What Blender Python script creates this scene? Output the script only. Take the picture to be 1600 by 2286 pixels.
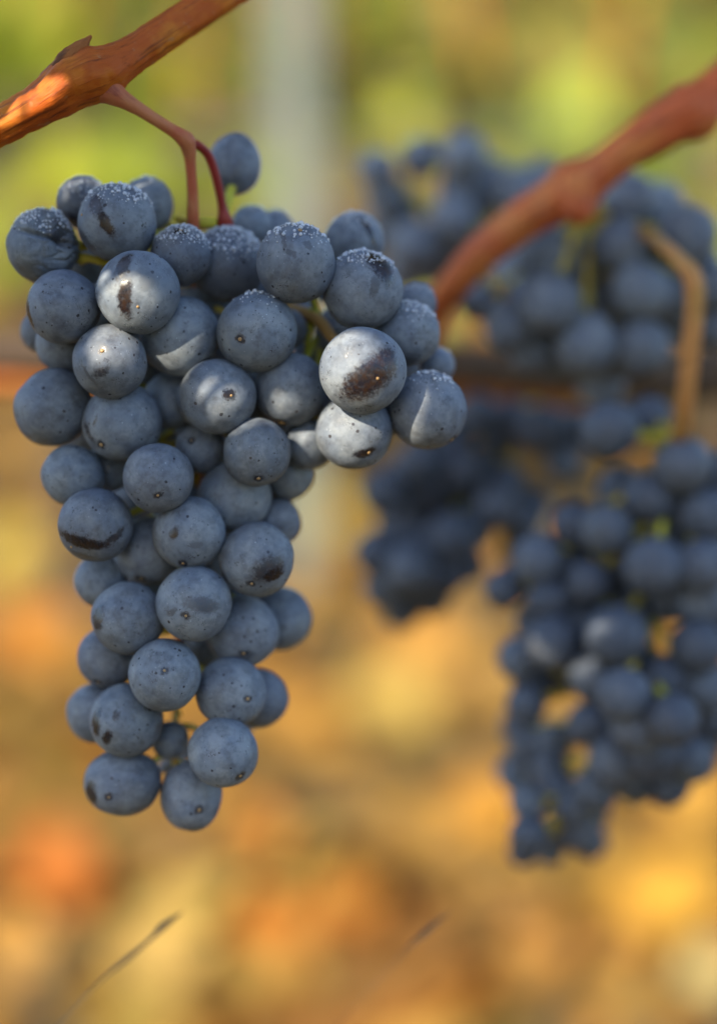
import bpy, math, random
import numpy as np
from mathutils import Vector, Matrix, Quaternion, noise

R = math.radians
random.seed(11)
rng = np.random.default_rng(11)
scene = bpy.context.scene
for o in list(bpy.data.objects):
    bpy.data.objects.remove(o)

# ------------------------------------------------------------------ camera
CAM_Z, PITCH = 0.75, 10.0
HALF_V = 15.7
K = math.tan(R(HALF_V)) / 1143.0            # tangent per photograph pixel (1600 x 2286)
cam_d = bpy.data.cameras.new('camera')
cam = bpy.data.objects.new('camera', cam_d)
scene.collection.objects.link(cam)
cam.location = (0, 0, CAM_Z)
cam.rotation_euler = (R(90 - PITCH), 0, 0)
cam_d.sensor_fit = 'VERTICAL'
cam_d.sensor_height = 36.0
cam_d.sensor_width = 36.0
cam_d.lens = 18.0 / math.tan(R(HALF_V))
cam_d.clip_start = 0.01
cam_d.clip_end = 800
cam_d.dof.use_dof = True
cam_d.dof.focus_distance = 0.3555
cam_d.dof.aperture_fstop = 3.35
cam_d.dof.aperture_blades = 0
scene.camera = cam
CAM_M = Matrix.Translation((0, 0, CAM_Z)) @ Matrix.Rotation(R(90 - PITCH), 4, 'X')
CAM_R = CAM_M.to_3x3()
CAM_I = CAM_M.inverted()

# ------------------------------------------------------------------ light
SUN_EL, SUN_AZ = 34.0, 38.0                  # azimuth: degrees to the left of straight behind the camera
S = Vector((-math.sin(R(SUN_AZ)) * math.cos(R(SUN_EL)), -math.cos(R(SUN_AZ)) * math.cos(R(SUN_EL)), math.sin(R(SUN_EL))))
world = bpy.data.worlds.new('World')
scene.world = world
world.use_nodes = True
wn = world.node_tree
bg = wn.nodes.get('Background') or wn.nodes.new('ShaderNodeBackground')
sky = wn.nodes.new('ShaderNodeTexSky')
sky.sky_type = 'NISHITA'
sky.sun_disc = False
sky.ozone_density = 2.5
sky.dust_density = 0.6
sky.sun_elevation = R(SUN_EL)
sky.sun_rotation = math.pi + R(SUN_AZ)
wn.links.new(sky.outputs[0], bg.inputs[0])
bg.inputs[1].default_value = 0.15
sun_d = bpy.data.lights.new('sun', 'SUN')
sun_d.energy = 3.5
sun_d.angle = R(0.55)
sun_d.color = (1.0, 0.91, 0.72)
sun = bpy.data.objects.new('sun', sun_d)
scene.collection.objects.link(sun)
sun.rotation_euler = S.to_track_quat('Z', 'Y').to_euler()
sun.location = (-3, -4, 5)

vs = scene.view_settings
vs.view_transform = 'Standard'
vs.look = 'None'
vs.exposure = 1.88
vs.gamma = 1.0
vs.use_curve_mapping = False
scene.cycles.use_denoising = True
scene.cycles.max_bounces = 10
scene.cycles.diffuse_bounces = 3
scene.cycles.transmission_bounces = 8
scene.cycles.sample_clamp_indirect = 6.0
scene.cycles.caustics_reflective = False

# ------------------------------------------------------------------ helpers
COL = scene.collection


def at(px, py, d):
    """A photograph pixel at depth d (metres along the view axis) as a point in the place."""
    return CAM_M @ Vector(((px - 800) * K * d, -(py - 1143) * K * d, -d))


def ground_z(x, y):
    return 0.07 * y + 0.17 * max(0.0, y - 6.0)         # the vineyard steepens up the hill


def ground_at(px, py):
    """The point of the sloping ground seen at a photograph pixel."""
    v = CAM_R @ Vector(((px - 800) * K, -(py - 1143) * K, -1))
    t = CAM_Z / (0.07 * v.y - v.z)
    return Vector((v.x * t, v.y * t, CAM_Z + v.z * t))


def link(o, parent=None):
    COL.objects.link(o)
    if parent is not None:
        o.parent = parent
        o.matrix_parent_inverse = parent.matrix_basis.inverted()
    return o


def tag(o, label, cat, group=None):
    o['label'] = label
    o['category'] = cat
    if group:
        o['group'] = group
    return o


def thing(name, loc, label, cat, group=None):
    o = bpy.data.objects.new(name, None)
    o.empty_display_size = 0.02
    o.location = loc
    link(o)
    return tag(o, label, cat, group)


def mesh_obj(name, verts, faces, mat, parent=None, smooth=True, attrs=None):
    me = bpy.data.meshes.new(name)
    me.from_pydata([tuple(v) for v in verts], [], [tuple(f) for f in faces])
    if smooth:
        me.polygons.foreach_set('use_smooth', [True] * len(me.polygons))
    for an, (ty, vals) in (attrs or {}).items():
        a = me.attributes.new(an, ty, 'POINT')
        a.data.foreach_set('vector' if ty == 'FLOAT_VECTOR' else 'color', np.asarray(vals, dtype=np.float32).ravel())
    me.materials.append(mat)
    me.update()
    return link(bpy.data.objects.new(name, me), parent)


def spline(pts, n):
    """Catmull-Rom through points given as numpy rows."""
    pts = np.asarray(pts, float)
    P = np.vstack([2 * pts[0] - pts[1], pts, 2 * pts[-1] - pts[-2]])
    out = []
    for i in range(len(pts) - 1):
        p0, p1, p2, p3 = P[i:i + 4]
        for k in range(n):
            t = k / n
            out.append(0.5 * (2 * p1 + (p2 - p0) * t + (2 * p0 - 5 * p1 + 4 * p2 - p3) * t * t + (3 * p1 - p0 - 3 * p2 + p3) * t ** 3))
    out.append(pts[-1])
    return np.array(out)


def tube_data(rows, n=8, seg=14, rough=0.0, freq=200.0, ridges=0.0):
    """rows: (x, y, z, radius). Returns verts, faces, bark coordinates."""
    c = spline(rows, n)
    m = len(c)
    verts, co, faces = [], [], []
    ref = Vector((0.31, 0.2, 0.93))
    s = 0.0
    nrm = None
    for i in range(m):
        p = Vector(c[i, :3])
        a = Vector(c[max(i - 1, 0), :3]); b = Vector(c[min(i + 1, m - 1), :3])
        t = (b - a).normalized()
        if nrm is None:
            nrm = (ref - t * ref.dot(t)).normalized()
        else:
            nrm = (nrm - t * nrm.dot(t)).normalized()
            s += (p - Vector(c[i - 1, :3])).length
        bn = t.cross(nrm)
        r = max(c[i, 3], 1e-5)
        for k in range(seg):
            th = 2 * math.pi * k / seg
            d = nrm * math.cos(th) + bn * math.sin(th)
            q = p + d * r
            rr = r
            if rough:
                rr *= 1 + rough * noise.noise(q * freq) + rough * 0.6 * noise.noise(q * freq * 2.7)
            if ridges:
                rr *= 1 + ridges * noise.noise(Vector((math.cos(th) * 3.2, math.sin(th) * 3.2, s * 25)))
            verts.append(p + d * rr)
            co.append((math.cos(th) * r, math.sin(th) * r, s))
    for i in range(m - 1):
        for k in range(seg):
            k2 = (k + 1) % seg
            faces.append((i * seg + k, i * seg + k2, (i + 1) * seg + k2, (i + 1) * seg + k))
    faces.append(tuple(reversed(range(seg))))
    faces.append(tuple(range((m - 1) * seg, m * seg)))
    return verts, faces, co


def join(parts):
    V, F, C = [], [], []
    for v, f, c in parts:
        o = len(V)
        V += list(v); C += list(c)
        F += [tuple(i + o for i in q) for q in f]
    return V, F, C


def tube(name, rows, mat, parent=None, **kw):
    v, f, c = tube_data(rows, **kw)
    return mesh_obj(name, v, f, mat, parent, attrs={'bark_co': ('FLOAT_VECTOR', c)})


def px_rows(rows):
    """(px, py, radius px, depth) to (x, y, z, radius)."""
    return [(*at(x, y, d), r * K * d) for x, y, r, d in rows]


# ------------------------------------------------------------------ materials
class NT:
    def __init__(self, name):
        self.m = bpy.data.materials.new(name)
        self.m.use_nodes = True
        self.t = self.m.node_tree
        self.t.nodes.clear()
        self.out = self.t.nodes.new('ShaderNodeOutputMaterial')

    def n(self, ty, ins=None, **props):
        nd = self.t.nodes.new(ty)
        for k, v in props.items():
            setattr(nd, k, v)
        for k, v in (ins or {}).items():
            self.set(nd, k, v)
        return nd

    def set(self, nd, k, v):
        sk = nd.inputs[k]
        if isinstance(v, bpy.types.NodeSocket):
            self.t.links.new(v, sk)
        else:
            sk.default_value = v

    def math(self, op, a, b=0.0, c=0.0, clamp=False):
        nd = self.n('ShaderNodeMath', {0: a, 1: b, 2: c}, operation=op)
        nd.use_clamp = clamp
        return nd.outputs[0]

    def vmath(self, op, a, b=None):
        nd = self.n('ShaderNodeVectorMath', {0: a}, operation=op)
        if b is not None:
            self.set(nd, 1, b)
        return nd.outputs['Value'] if op in ('DOT_PRODUCT', 'LENGTH', 'DISTANCE') else nd.outputs['Vector']

    def scale(self, a, f):
        nd = self.n('ShaderNodeVectorMath', {0: a}, operation='SCALE')
        self.set(nd, 'Scale', f)
        return nd.outputs['Vector']

    def noise(self, vec, scale, detail=3.0, rough=0.5, color=False):
        nd = self.n('ShaderNodeTexNoise', {'Vector': vec, 'Scale': scale, 'Detail': detail, 'Roughness': rough})
        return nd.outputs['Color' if color else 'Fac']

    def ramp(self, f, lo, hi, a=0.0, b=1.0, smooth=True):
        nd = self.n('ShaderNodeMapRange', {0: f, 1: lo, 2: hi, 3: a, 4: b})
        nd.interpolation_type = 'SMOOTHSTEP' if smooth else 'LINEAR'
        return nd.outputs[0]

    def mix(self, f, a, b):
        nd = self.n('ShaderNodeMix', data_type='RGBA')
        self.set(nd, 0, f); self.set(nd, 6, a); self.set(nd, 7, b)
        return nd.outputs[2]

    def attr(self, name, out='Vector', obj=False):
        nd = self.n('ShaderNodeAttribute', attribute_name=name)
        nd.attribute_type = 'OBJECT' if obj else 'GEOMETRY'
        return nd.outputs[out]

    def bsdf(self, **ins):
        nd = self.n('ShaderNodeBsdfPrincipled')
        for k, v in ins.items():
            self.set(nd, k.replace('_', ' '), v)
        return nd

    def finish(self, shader):
        self.t.links.new(shader, self.out.inputs['Surface'])
        return self.m


def c4(r, g, b):
    return (r, g, b, 1.0)


def mat_grape(name, detailed=True):
    g = NT(name)
    tc = g.n('ShaderNodeTexCoord').outputs['Object']
    rnd = g.n('ShaderNodeObjectInfo').outputs['Random']
    p = g.vmath('NORMALIZE', tc)
    off = g.math('MULTIPLY', rnd, 91.7)
    pv = g.vmath('ADD', p, g.n('ShaderNodeCombineXYZ', {0: off, 1: g.math('MULTIPLY', rnd, 37.1), 2: off}).outputs[0])
    n1 = g.noise(pv, 1.5, 4, 0.55)
    n2 = g.noise(pv, 7.0, 6, 0.65)
    n3 = g.noise(pv, 42.0, 3, 0.6)
    bloom_a, bloom_b = c4(0.124, 0.146, 0.177), c4(0.188, 0.205, 0.218)
    bloom = g.mix(g.ramp(n1, 0.35, 0.68), bloom_a, bloom_b)
    bloom = g.mix(g.math('MULTIPLY', g.math('FRACT', g.math('MULTIPLY', rnd, 7.31)), 0.28), bloom, c4(0.105, 0.105, 0.150))
    dens = g.math('ADD', g.math('MULTIPLY', g.ramp(n2, 0.30, 0.70), 0.26), g.math('MULTIPLY', n3, 0.16))
    dens = g.math('ADD', dens, g.ramp(g.noise(pv, 2.7, 5, 0.6), 0.34, 0.58, 0.46, 0.75))
    dens = g.math('MULTIPLY', dens, g.math('ADD', g.math('MULTIPLY', rnd, 0.24), 0.84), clamp=True)
    wipe = g.n('ShaderNodeMapping', {'Vector': g.vmath('ADD', pv, g.scale(g.noise(pv, 1.3, 2, 0.5, True), 0.9)), 'Scale': (3.4, 3.4, 0.9)}).outputs[0]
    dens = g.math('SUBTRACT', dens, g.ramp(g.noise(wipe, 1.0, 5, 0.6), 0.52, 0.66, 0.0, 0.15), clamp=True)
    bare = g.math('SUBTRACT', 1.0, dens)
    if detailed:
        # lenticel specks of uneven size
        pw = g.vmath('ADD', pv, g.scale(g.vmath('SUBTRACT', g.noise(pv, 14.0, 3, 0.6, True), (0.5, 0.5, 0.5)), 0.05))
        vo = g.n('ShaderNodeTexVoronoi', {'Vector': pw, 'Scale': 4.6, 'Randomness': 1.0})
        rc_ = g.n('ShaderNodeSeparateColor', {0: vo.outputs['Color']}).outputs[0]
        thr = g.math('MULTIPLY', g.math('MULTIPLY', rc_, rc_), 0.24)
        sp = g.math('MULTIPLY', g.ramp(g.math('SUBTRACT', vo.outputs['Distance'], thr), 0.02, -0.03), 0.8)
        vo2 = g.n('ShaderNodeTexVoronoi', {'Vector': pw, 'Scale': 9.5, 'Randomness': 1.0})
        rc2 = g.n('ShaderNodeSeparateColor', {0: vo2.outputs['Color']}).outputs[1]
        sp2 = g.ramp(g.math('SUBTRACT', vo2.outputs['Distance'], g.math('MULTIPLY', g.math('MULTIPLY', rc2, rc2), 0.22)), 0.02, -0.03)
        sp2 = g.math('MULTIPLY', sp2, g.ramp(n1, 0.50, 0.60, 0.0, 0.7))
        # scuffs: thin broken lines where bloom has been scraped
        wob = g.scale(g.vmath('SUBTRACT', g.noise(pv, 2.2, 3, 0.5, True), (0.5, 0.5, 0.5)), 1.6)
        st = g.n('ShaderNodeMapping', {'Vector': g.vmath('ADD', pv, wob), 'Scale': (9.0, 9.0, 1.6)}).outputs[0]
        sn = g.noise(st, 1.0, 2, 0.4)
        line = g.ramp(g.math('ABSOLUTE', g.math('SUBTRACT', sn, 0.5)), 0.022, 0.007)
        line = g.math('MULTIPLY', line, g.ramp(g.noise(pv, 2.6, 2, 0.5), 0.54, 0.62))
        # blotchy thin bloom
        blot = g.math('MULTIPLY', g.ramp(g.noise(pv, 5.0, 7, 0.72), 0.60, 0.72), g.ramp(n1, 0.52, 0.64))
        blot = g.math('MULTIPLY', blot, 0.7)
        marks = g.math('MAXIMUM', g.math('MAXIMUM', sp, sp2), g.math('MAXIMUM', g.math('MULTIPLY', line, 0.8), blot))
        # rubbed patches, each placed on its own grape
        edge = g.vmath('SUBTRACT', g.noise(pv, 6.0, 7, 0.7, True), (0.5, 0.5, 0.5))
        q = g.vmath('ADD', p, g.scale(edge, 0.27))
        nf = g.noise(pv, 13.0, 6, 0.72)
        rub = 0.0
        for s_ in 'abc':
            c = g.attr('rub_%s_centre' % s_, obj=True)
            t = g.attr('rub_%s_along' % s_, obj=True)
            z = g.n('ShaderNodeSeparateXYZ', {0: g.attr('rub_%s_size' % s_, obj=True)})
            d = g.vmath('SUBTRACT', q, c)
            u = g.math('DIVIDE', g.vmath('DOT_PRODUCT', d, t), g.math('MAXIMUM', z.outputs[0], 0.001))
            b = g.vmath('CROSS_PRODUCT', c, t)
            v = g.math('DIVIDE', g.vmath('DOT_PRODUCT', d, b), g.math('MAXIMUM', z.outputs[1], 0.001))
            e = g.math('ADD', g.math('MULTIPLY', u, u), g.math('MULTIPLY', v, v))
            m = g.math('MULTIPLY', g.ramp(g.math('ADD', e, g.math('MULTIPLY', g.math('SUBTRACT', nf, 0.5), 1.8)), 1.5, 0.3), z.outputs[2])
            m = g.math('MULTIPLY', m, g.math('GREATER_THAN', g.vmath('DOT_PRODUCT', p, c), 0.0))
            rub = m if isinstance(rub, float) else g.math('MAXIMUM', rub, m)
        speckle = g.ramp(g.noise(pv, 9.0, 6, 0.7), 0.30, 0.50, 0.86, 1.0)
        rub = g.math('MULTIPLY', rub, speckle)
        bare = g.math('MAXIMUM', bare, g.math('MAXIMUM', marks, rub), clamp=True)
    skin = g.mix(g.ramp(n2, 0.35, 0.65), c4(0.009, 0.008, 0.012), c4(0.022, 0.010, 0.006))
    if detailed:      # pale grains of dust and lime on the bloom
        vg = g.n('ShaderNodeTexVoronoi', {'Vector': pv, 'Scale': 12.0, 'Randomness': 1.0})
        rg = g.n('ShaderNodeSeparateColor', {0: vg.outputs['Color']}).outputs[2]
        gr = g.ramp(g.math('SUBTRACT', vg.outputs['Distance'], g.math('MULTIPLY', g.math('POWER', rg, 4.0), 0.16)), 0.015, -0.02)
        bloom = g.mix(g.math('MULTIPLY', gr, 0.75), bloom, c4(0.50, 0.54, 0.58))
    wet_or_shade = g.attr('wet_or_shade', 'Fac', obj=True)
    bloom = g.mix(wet_or_shade, bloom, c4(0.025, 0.032, 0.05))  # wet bloom, and the shade painted into the rear bunches
    col = g.mix(bare, bloom, skin)
    rough = g.ramp(bare, 0.2, 0.95, 0.62, 0.20)
    bump = g.n('ShaderNodeBump', {'Strength': 0.10, 'Distance': 0.02, 'Height': n3})
    b = g.bsdf(Base_Color=col, Roughness=rough, Normal=bump.outputs[0])
    g.set(b, 'Specular IOR Level', 0.38)
    return g.finish(b.outputs[0])


def mat_bark(name, a, b, dark, stretch=(800, 800, 55), rough=0.55, fleck=None, bump=0.5):
    g = NT(name)
    co = g.attr('bark_co')
    m = g.n('ShaderNodeMapping', {'Vector': co, 'Scale': stretch}).outputs[0]
    n1 = g.noise(m, 1.0, 6, 0.65)
    n2 = g.noise(g.n('ShaderNodeTexCoord').outputs['Object'], 60.0, 4, 0.6)
    fine = g.n('ShaderNodeMapping', {'Vector': co, 'Scale': tuple(s * 3 for s in stretch)}).outputs[0]
    n4 = g.noise(fine, 1.0, 4, 0.6)
    col = g.mix(g.ramp(n2, 0.42, 0.60), a, b)
    col = g.mix(g.math('MULTIPLY', g.ramp(n1, 0.50, 0.66), 0.8), col, dark)
    col = g.mix(g.math('MULTIPLY', g.ramp(n4, 0.55, 0.75), 0.35), col, dark)
    if fleck:
        n3 = g.noise(g.n('ShaderNodeTexCoord').outputs['Object'], 420.0, 3, 0.6)
        col = g.mix(g.math('MULTIPLY', g.ramp(n3, 0.60, 0.72), 0.6), col, fleck)
    bp = g.n('ShaderNodeBump', {'Strength': bump, 'Distance': 0.0006, 'Height': g.math('ADD', n1, g.math('MULTIPLY', n4, 0.5))})
    s = g.bsdf(Base_Color=col, Roughness=rough, Normal=bp.outputs[0])
    g.set(s, 'Specular IOR Level', 0.15)
    return g.finish(s.outputs[0])


def mat_leaf(name, col=None, trans=0.35, rough=0.55):
    """Thin leaf: diffuse plus light coming through. Colour is the leaf's own tint attribute, or one colour."""
    g = NT(name)
    base = g.attr('tint', 'Color') if col is None else g.n('ShaderNodeRGB').outputs[0]
    if col is not None:
        base.default_value = col
    tc = g.n('ShaderNodeTexCoord').outputs['Object']
    n = g.noise(tc, 38.0, 4, 0.6)
    base = g.mix(g.ramp(n, 0.3, 0.7, 0.0, 0.35), base, g.mix(0.6, base, c4(0.12, 0.06, 0.02)))
    s = g.bsdf(Base_Color=base, Roughness=rough)
    g.set(s, 'Specular IOR Level', 0.12)
    t = g.n('ShaderNodeBsdfTranslucent', {'Color': base})
    mx = g.n('ShaderNodeMixShader', {0: trans, 1: s.outputs[0], 2: t.outputs[0]})
    return g.finish(mx.outputs[0])


def mat_ground():
    g = NT('soil')
    tc = g.n('ShaderNodeTexCoord').outputs['Object']
    n1 = g.noise(tc, 2.2, 5, 0.6)
    n2 = g.noise(tc, 14.0, 6, 0.65)
    n3 = g.noise(tc, 70.0, 4, 0.6)
    col = g.mix(g.ramp(n1, 0.38, 0.62), c4(0.10, 0.062, 0.022), c4(0.065, 0.058, 0.018))
    col = g.mix(g.ramp(n2, 0.42, 0.66, 0.0, 0.8), col, c4(0.14, 0.085, 0.028))
    col = g.mix(g.ramp(n3, 0.58, 0.72, 0.0, 0.6), col, c4(0.07, 0.05, 0.025))
    bp = g.n('ShaderNodeBump', {'Strength': 0.7, 'Distance': 0.03, 'Height': g.math('ADD', n2, n3)})
    s = g.bsdf(Base_Color=col, Roughness=0.9, Normal=bp.outputs[0])
    return g.finish(s.outputs[0])


def mat_concrete():
    g = NT('weathered_concrete')
    tc = g.n('ShaderNodeTexCoord').outputs['Object']
    n1 = g.noise(tc, 9.0, 5, 0.6)
    n2 = g.noise(tc, 120.0, 4, 0.6)
    col = g.mix(g.ramp(n1, 0.35, 0.65), c4(0.098, 0.112, 0.092), c4(0.130, 0.143, 0.120))
    col = g.mix(g.ramp(n2, 0.55, 0.7, 0, 0.4), col, c4(0.2, 0.2, 0.17))
    bp = g.n('ShaderNodeBump', {'Strength': 0.4, 'Distance': 0.003, 'Height': n2})
    s = g.bsdf(Base_Color=col, Roughness=0.85, Normal=bp.outputs[0])
    return g.finish(s.outputs[0])


def mat_plain(name, col, rough=0.5, var=0.3, scale=300.0, trans=0.0):
    g = NT(name)
    n = g.noise(g.n('ShaderNodeTexCoord').outputs['Object'], scale, 4, 0.6)
    c = g.mix(g.ramp(n, 0.35, 0.65, 0.0, var), col, tuple(x * 0.35 for x in col[:3]) + (1,))
    s = g.bsdf(Base_Color=c, Roughness=rough)
    return g.finish(s.outputs[0])


def mat_water():
    g = NT('dew_water')
    s = g.bsdf(Base_Color=c4(0.93, 0.95, 1.0), Roughness=0.02)
    g.set(s, 'Transmission Weight', 0.64)  # partly opaque white, standing in for sky glints on clear drops
    g.set(s, 'IOR', 1.333)
    return g.finish(s.outputs[0])


M = dict(
    grape=mat_grape('grape_skin_with_bloom'),
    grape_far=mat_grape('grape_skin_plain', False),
    cane=mat_bark('orange_cane_bark', c4(0.36, 0.072, 0.008), c4(0.48, 0.145, 0.012), c4(0.13, 0.028, 0.005), fleck=c4(0.32, 0.15, 0.06)),
    cane_far=mat_bark('dull_red_cane_bark', c4(0.40, 0.085, 0.025), c4(0.47, 0.15, 0.04), c4(0.18, 0.04, 0.018), fleck=c4(0.36, 0.2, 0.13)),
    tied_cane=mat_bark('weathered_orange_bark', c4(0.30, 0.085, 0.018), c4(0.40, 0.14, 0.028), c4(0.09, 0.025, 0.008)),
    spur=mat_bark('brown_spur_bark', c4(0.26, 0.085, 0.022), c4(0.34, 0.13, 0.04), c4(0.05, 0.025, 0.015), stretch=(500, 500, 120), rough=0.8, bump=0.8),
    stem=mat_bark('red_brown_stem', c4(0.36, 0.085, 0.038), c4(0.40, 0.145, 0.06), c4(0.20, 0.045, 0.028), stretch=(500, 500, 60), rough=0.5, bump=0.25),
    red_stem=mat_bark('dark_red_stem', c4(0.21, 0.024, 0.018), c4(0.26, 0.045, 0.026), c4(0.11, 0.014, 0.012), stretch=(500, 500, 60), rough=0.4, bump=0.2),
    tan_stem=mat_bark('tan_woody_stem', c4(0.36, 0.20, 0.06), c4(0.40, 0.18, 0.055), c4(0.24, 0.09, 0.03), stretch=(500, 500, 60), rough=0.55, bump=0.25),
    green_stem=mat_bark('yellow_green_stalk', c4(0.40, 0.37, 0.035), c4(0.46, 0.32, 0.04), c4(0.20, 0.12, 0.03), stretch=(700, 700, 120), rough=0.5, bump=0.15),
    old=mat_bark('old_grey_brown_bark', c4(0.065, 0.042, 0.028), c4(0.10, 0.07, 0.047), c4(0.022, 0.014, 0.009), stretch=(160, 160, 14), rough=0.9, bump=1.0),
    scar=mat_plain('dry_blossom_scar', c4(0.36, 0.21, 0.08), 0.5, 0.6, 2.5),
    leaf=mat_leaf('vine_leaf'),
    litter=mat_leaf('dry_fallen_leaf', None, 0.18, 0.7),
    soil=mat_ground(),
    concrete=mat_concrete(),
    wire=mat_plain('galvanised_wire', c4(0.30, 0.30, 0.30), 0.4),
    straw=mat_plain('dry_grass_straw', c4(0.055, 0.045, 0.032), 0.8, 0.3, 200.0),
    water=mat_water(),
)

# ------------------------------------------------------------------ ground
gx = np.concatenate([np.linspace(-60, -4, 12), np.linspace(-3, 3, 49), np.linspace(4, 60, 12)])
gy = np.concatenate([np.linspace(-30, -2, 8), np.linspace(-1.5, 7, 69), np.linspace(8, 120, 20)])
gv = []
for y in gy:
    for x in gx:
        h = 0.012 * noise.noise(Vector((x * 5, y * 5, 0))) + 0.006 * noise.noise(Vector((x * 17, y * 17, 3)))
        gv.append((x, y, ground_z(x, y) + h))
gw = len(gx)
gf = [(j * gw + i, j * gw + i + 1, (j + 1) * gw + i + 1, (j + 1) * gw + i) for j in range(len(gy) - 1) for i in range(gw - 1)]
ground = mesh_obj('ground', gv, gf, M['soil'])
ground['kind'] = 'structure'

# ------------------------------------------------------------------ leaf templates
HALF = [(0.0, 0.0), (0.10, -0.20), (0.30, -0.28), (0.47, -0.14), (0.44, 0.0), (0.62, 0.06), (0.72, 0.36), (0.55, 0.40),
        (0.40, 0.44), (0.40, 0.68), (0.24, 0.76), (0.12, 0.90), (0.0, 1.0)]


def leaf_template(seed, curl=0.25):
    """A five-lobed vine leaf: petiole at the origin, tip along +Y, length 1."""
    r = random.Random(seed)
    out = [Vector((x * r.uniform(0.88, 1.12), y + r.uniform(-0.03, 0.03), 0)) for x, y in HALF]
    left = [Vector((-x * r.uniform(0.88, 1.12), y + r.uniform(-0.03, 0.03), 0)) for x, y in HALF[1:-1]]
    ring = out + left[::-1]
    c = Vector((0, 0.30, 0))
    verts = [c] + [c.lerp(p, 0.5) for p in ring] + ring
    n = len(ring)
    a, b, ph = r.uniform(-1, 1) * curl, r.uniform(0.2, 1) * curl, r.uniform(0, 6)
    for v in verts:
        v.z = a * v.x * v.x * 1.6 + b * (v.y - 0.3) ** 2 - 0.10 * abs(v.x) + 0.05 * math.sin(5 * v.x + ph) * v.y + 0.03 * math.sin(9 * v.y + ph)
    faces = []
    for i in range(n):
        j = (i + 1) % n
        faces.append((0, 1 + i, 1 + j))
        faces.append((1 + i, 1 + n + i, 1 + n + j, 1 + j))
    return np.array([tuple(v) for v in verts]), faces


TPL = [leaf_template(s, 0.55) for s in range(8)]
FLAT = [leaf_template(40 + s, 0.8) for s in range(8)]


def leaf_cloud(name, items, mat, parent=None, tpl=TPL):
    """items: (location, rotation matrix, size, colour) joined into one mesh of many leaves."""
    V, F, C = [], [], []
    o = 0
    for i, (loc, rot, size, col) in enumerate(items):
        tv, tf = tpl[i % len(tpl)]
        v = (tv * size) @ np.array(rot).T + np.array(loc)
        V.append(v)
        F += [tuple(k + o for k in f) for f in tf]
        C.append(np.tile(np.array([*col, 1.0]), (len(tv), 1)))
        o += len(tv)
    return mesh_obj(name, np.vstack(V), F, mat, parent, attrs={'tint': ('FLOAT_COLOR', np.vstack(C))})


def rand_rot(tilt_dir=None, spread=1.0):
    q = Quaternion(Vector((random.gauss(0, 1), random.gauss(0, 1), random.gauss(0, 1))).normalized(), random.uniform(0, 2 * math.pi) * spread)
    if tilt_dir is not None:
        q = Vector(tilt_dir).to_track_quat('Z', 'Y') @ Quaternion((0, 0, 1), random.uniform(0, 6.28)) @ Quaternion(Vector((random.gauss(0, 1), random.gauss(0, 1), 0)).normalized(), abs(random.gauss(0, spread)))
    return q.to_matrix()


# ------------------------------------------------------------------ fallen leaves
DRY = [(0.52, 0.30, 0.09), (0.50, 0.25, 0.06), (0.58, 0.38, 0.12), (0.46, 0.22, 0.08), (0.42, 0.17, 0.035), (0.50, 0.33, 0.14), (0.33, 0.20, 0.09), (0.56, 0.35, 0.10), (0.36, 0.27, 0.08)]
items = []
for k in range(6500):
    y = 1.1 + 6.1 * random.random() ** 1.5
    x = random.uniform(-1, 1) * (0.6 + 0.42 * y)
    size = random.uniform(0.035, 0.075)
    clump = noise.noise(Vector((x * 2.3, y * 2.3, 8)))
    if clump < -0.15 and random.random() < 0.7:
        continue
    ci = int((clump * 1.6 + 0.5) * 9 + random.uniform(-2.5, 2.5)) % 9
    col = Vector(DRY[ci]) * random.uniform(0.8, 1.12)
    col = Vector((col.x * 0.47, col.y * 0.415, col.z * 0.25))
    rot = rand_rot((random.gauss(0, .25), random.gauss(-0.1, .25), 1), 0.35)
    items.append(((x, y, ground_z(x, y) + random.uniform(0.008, 0.035)), rot, size, col))
litter = leaf_cloud('fallen_leaves', items, M['litter'], None, FLAT)
litter['kind'] = 'stuff'
tag(litter, 'golden brown carpet of dry fallen leaves covering the ground', 'leaves')

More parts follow.
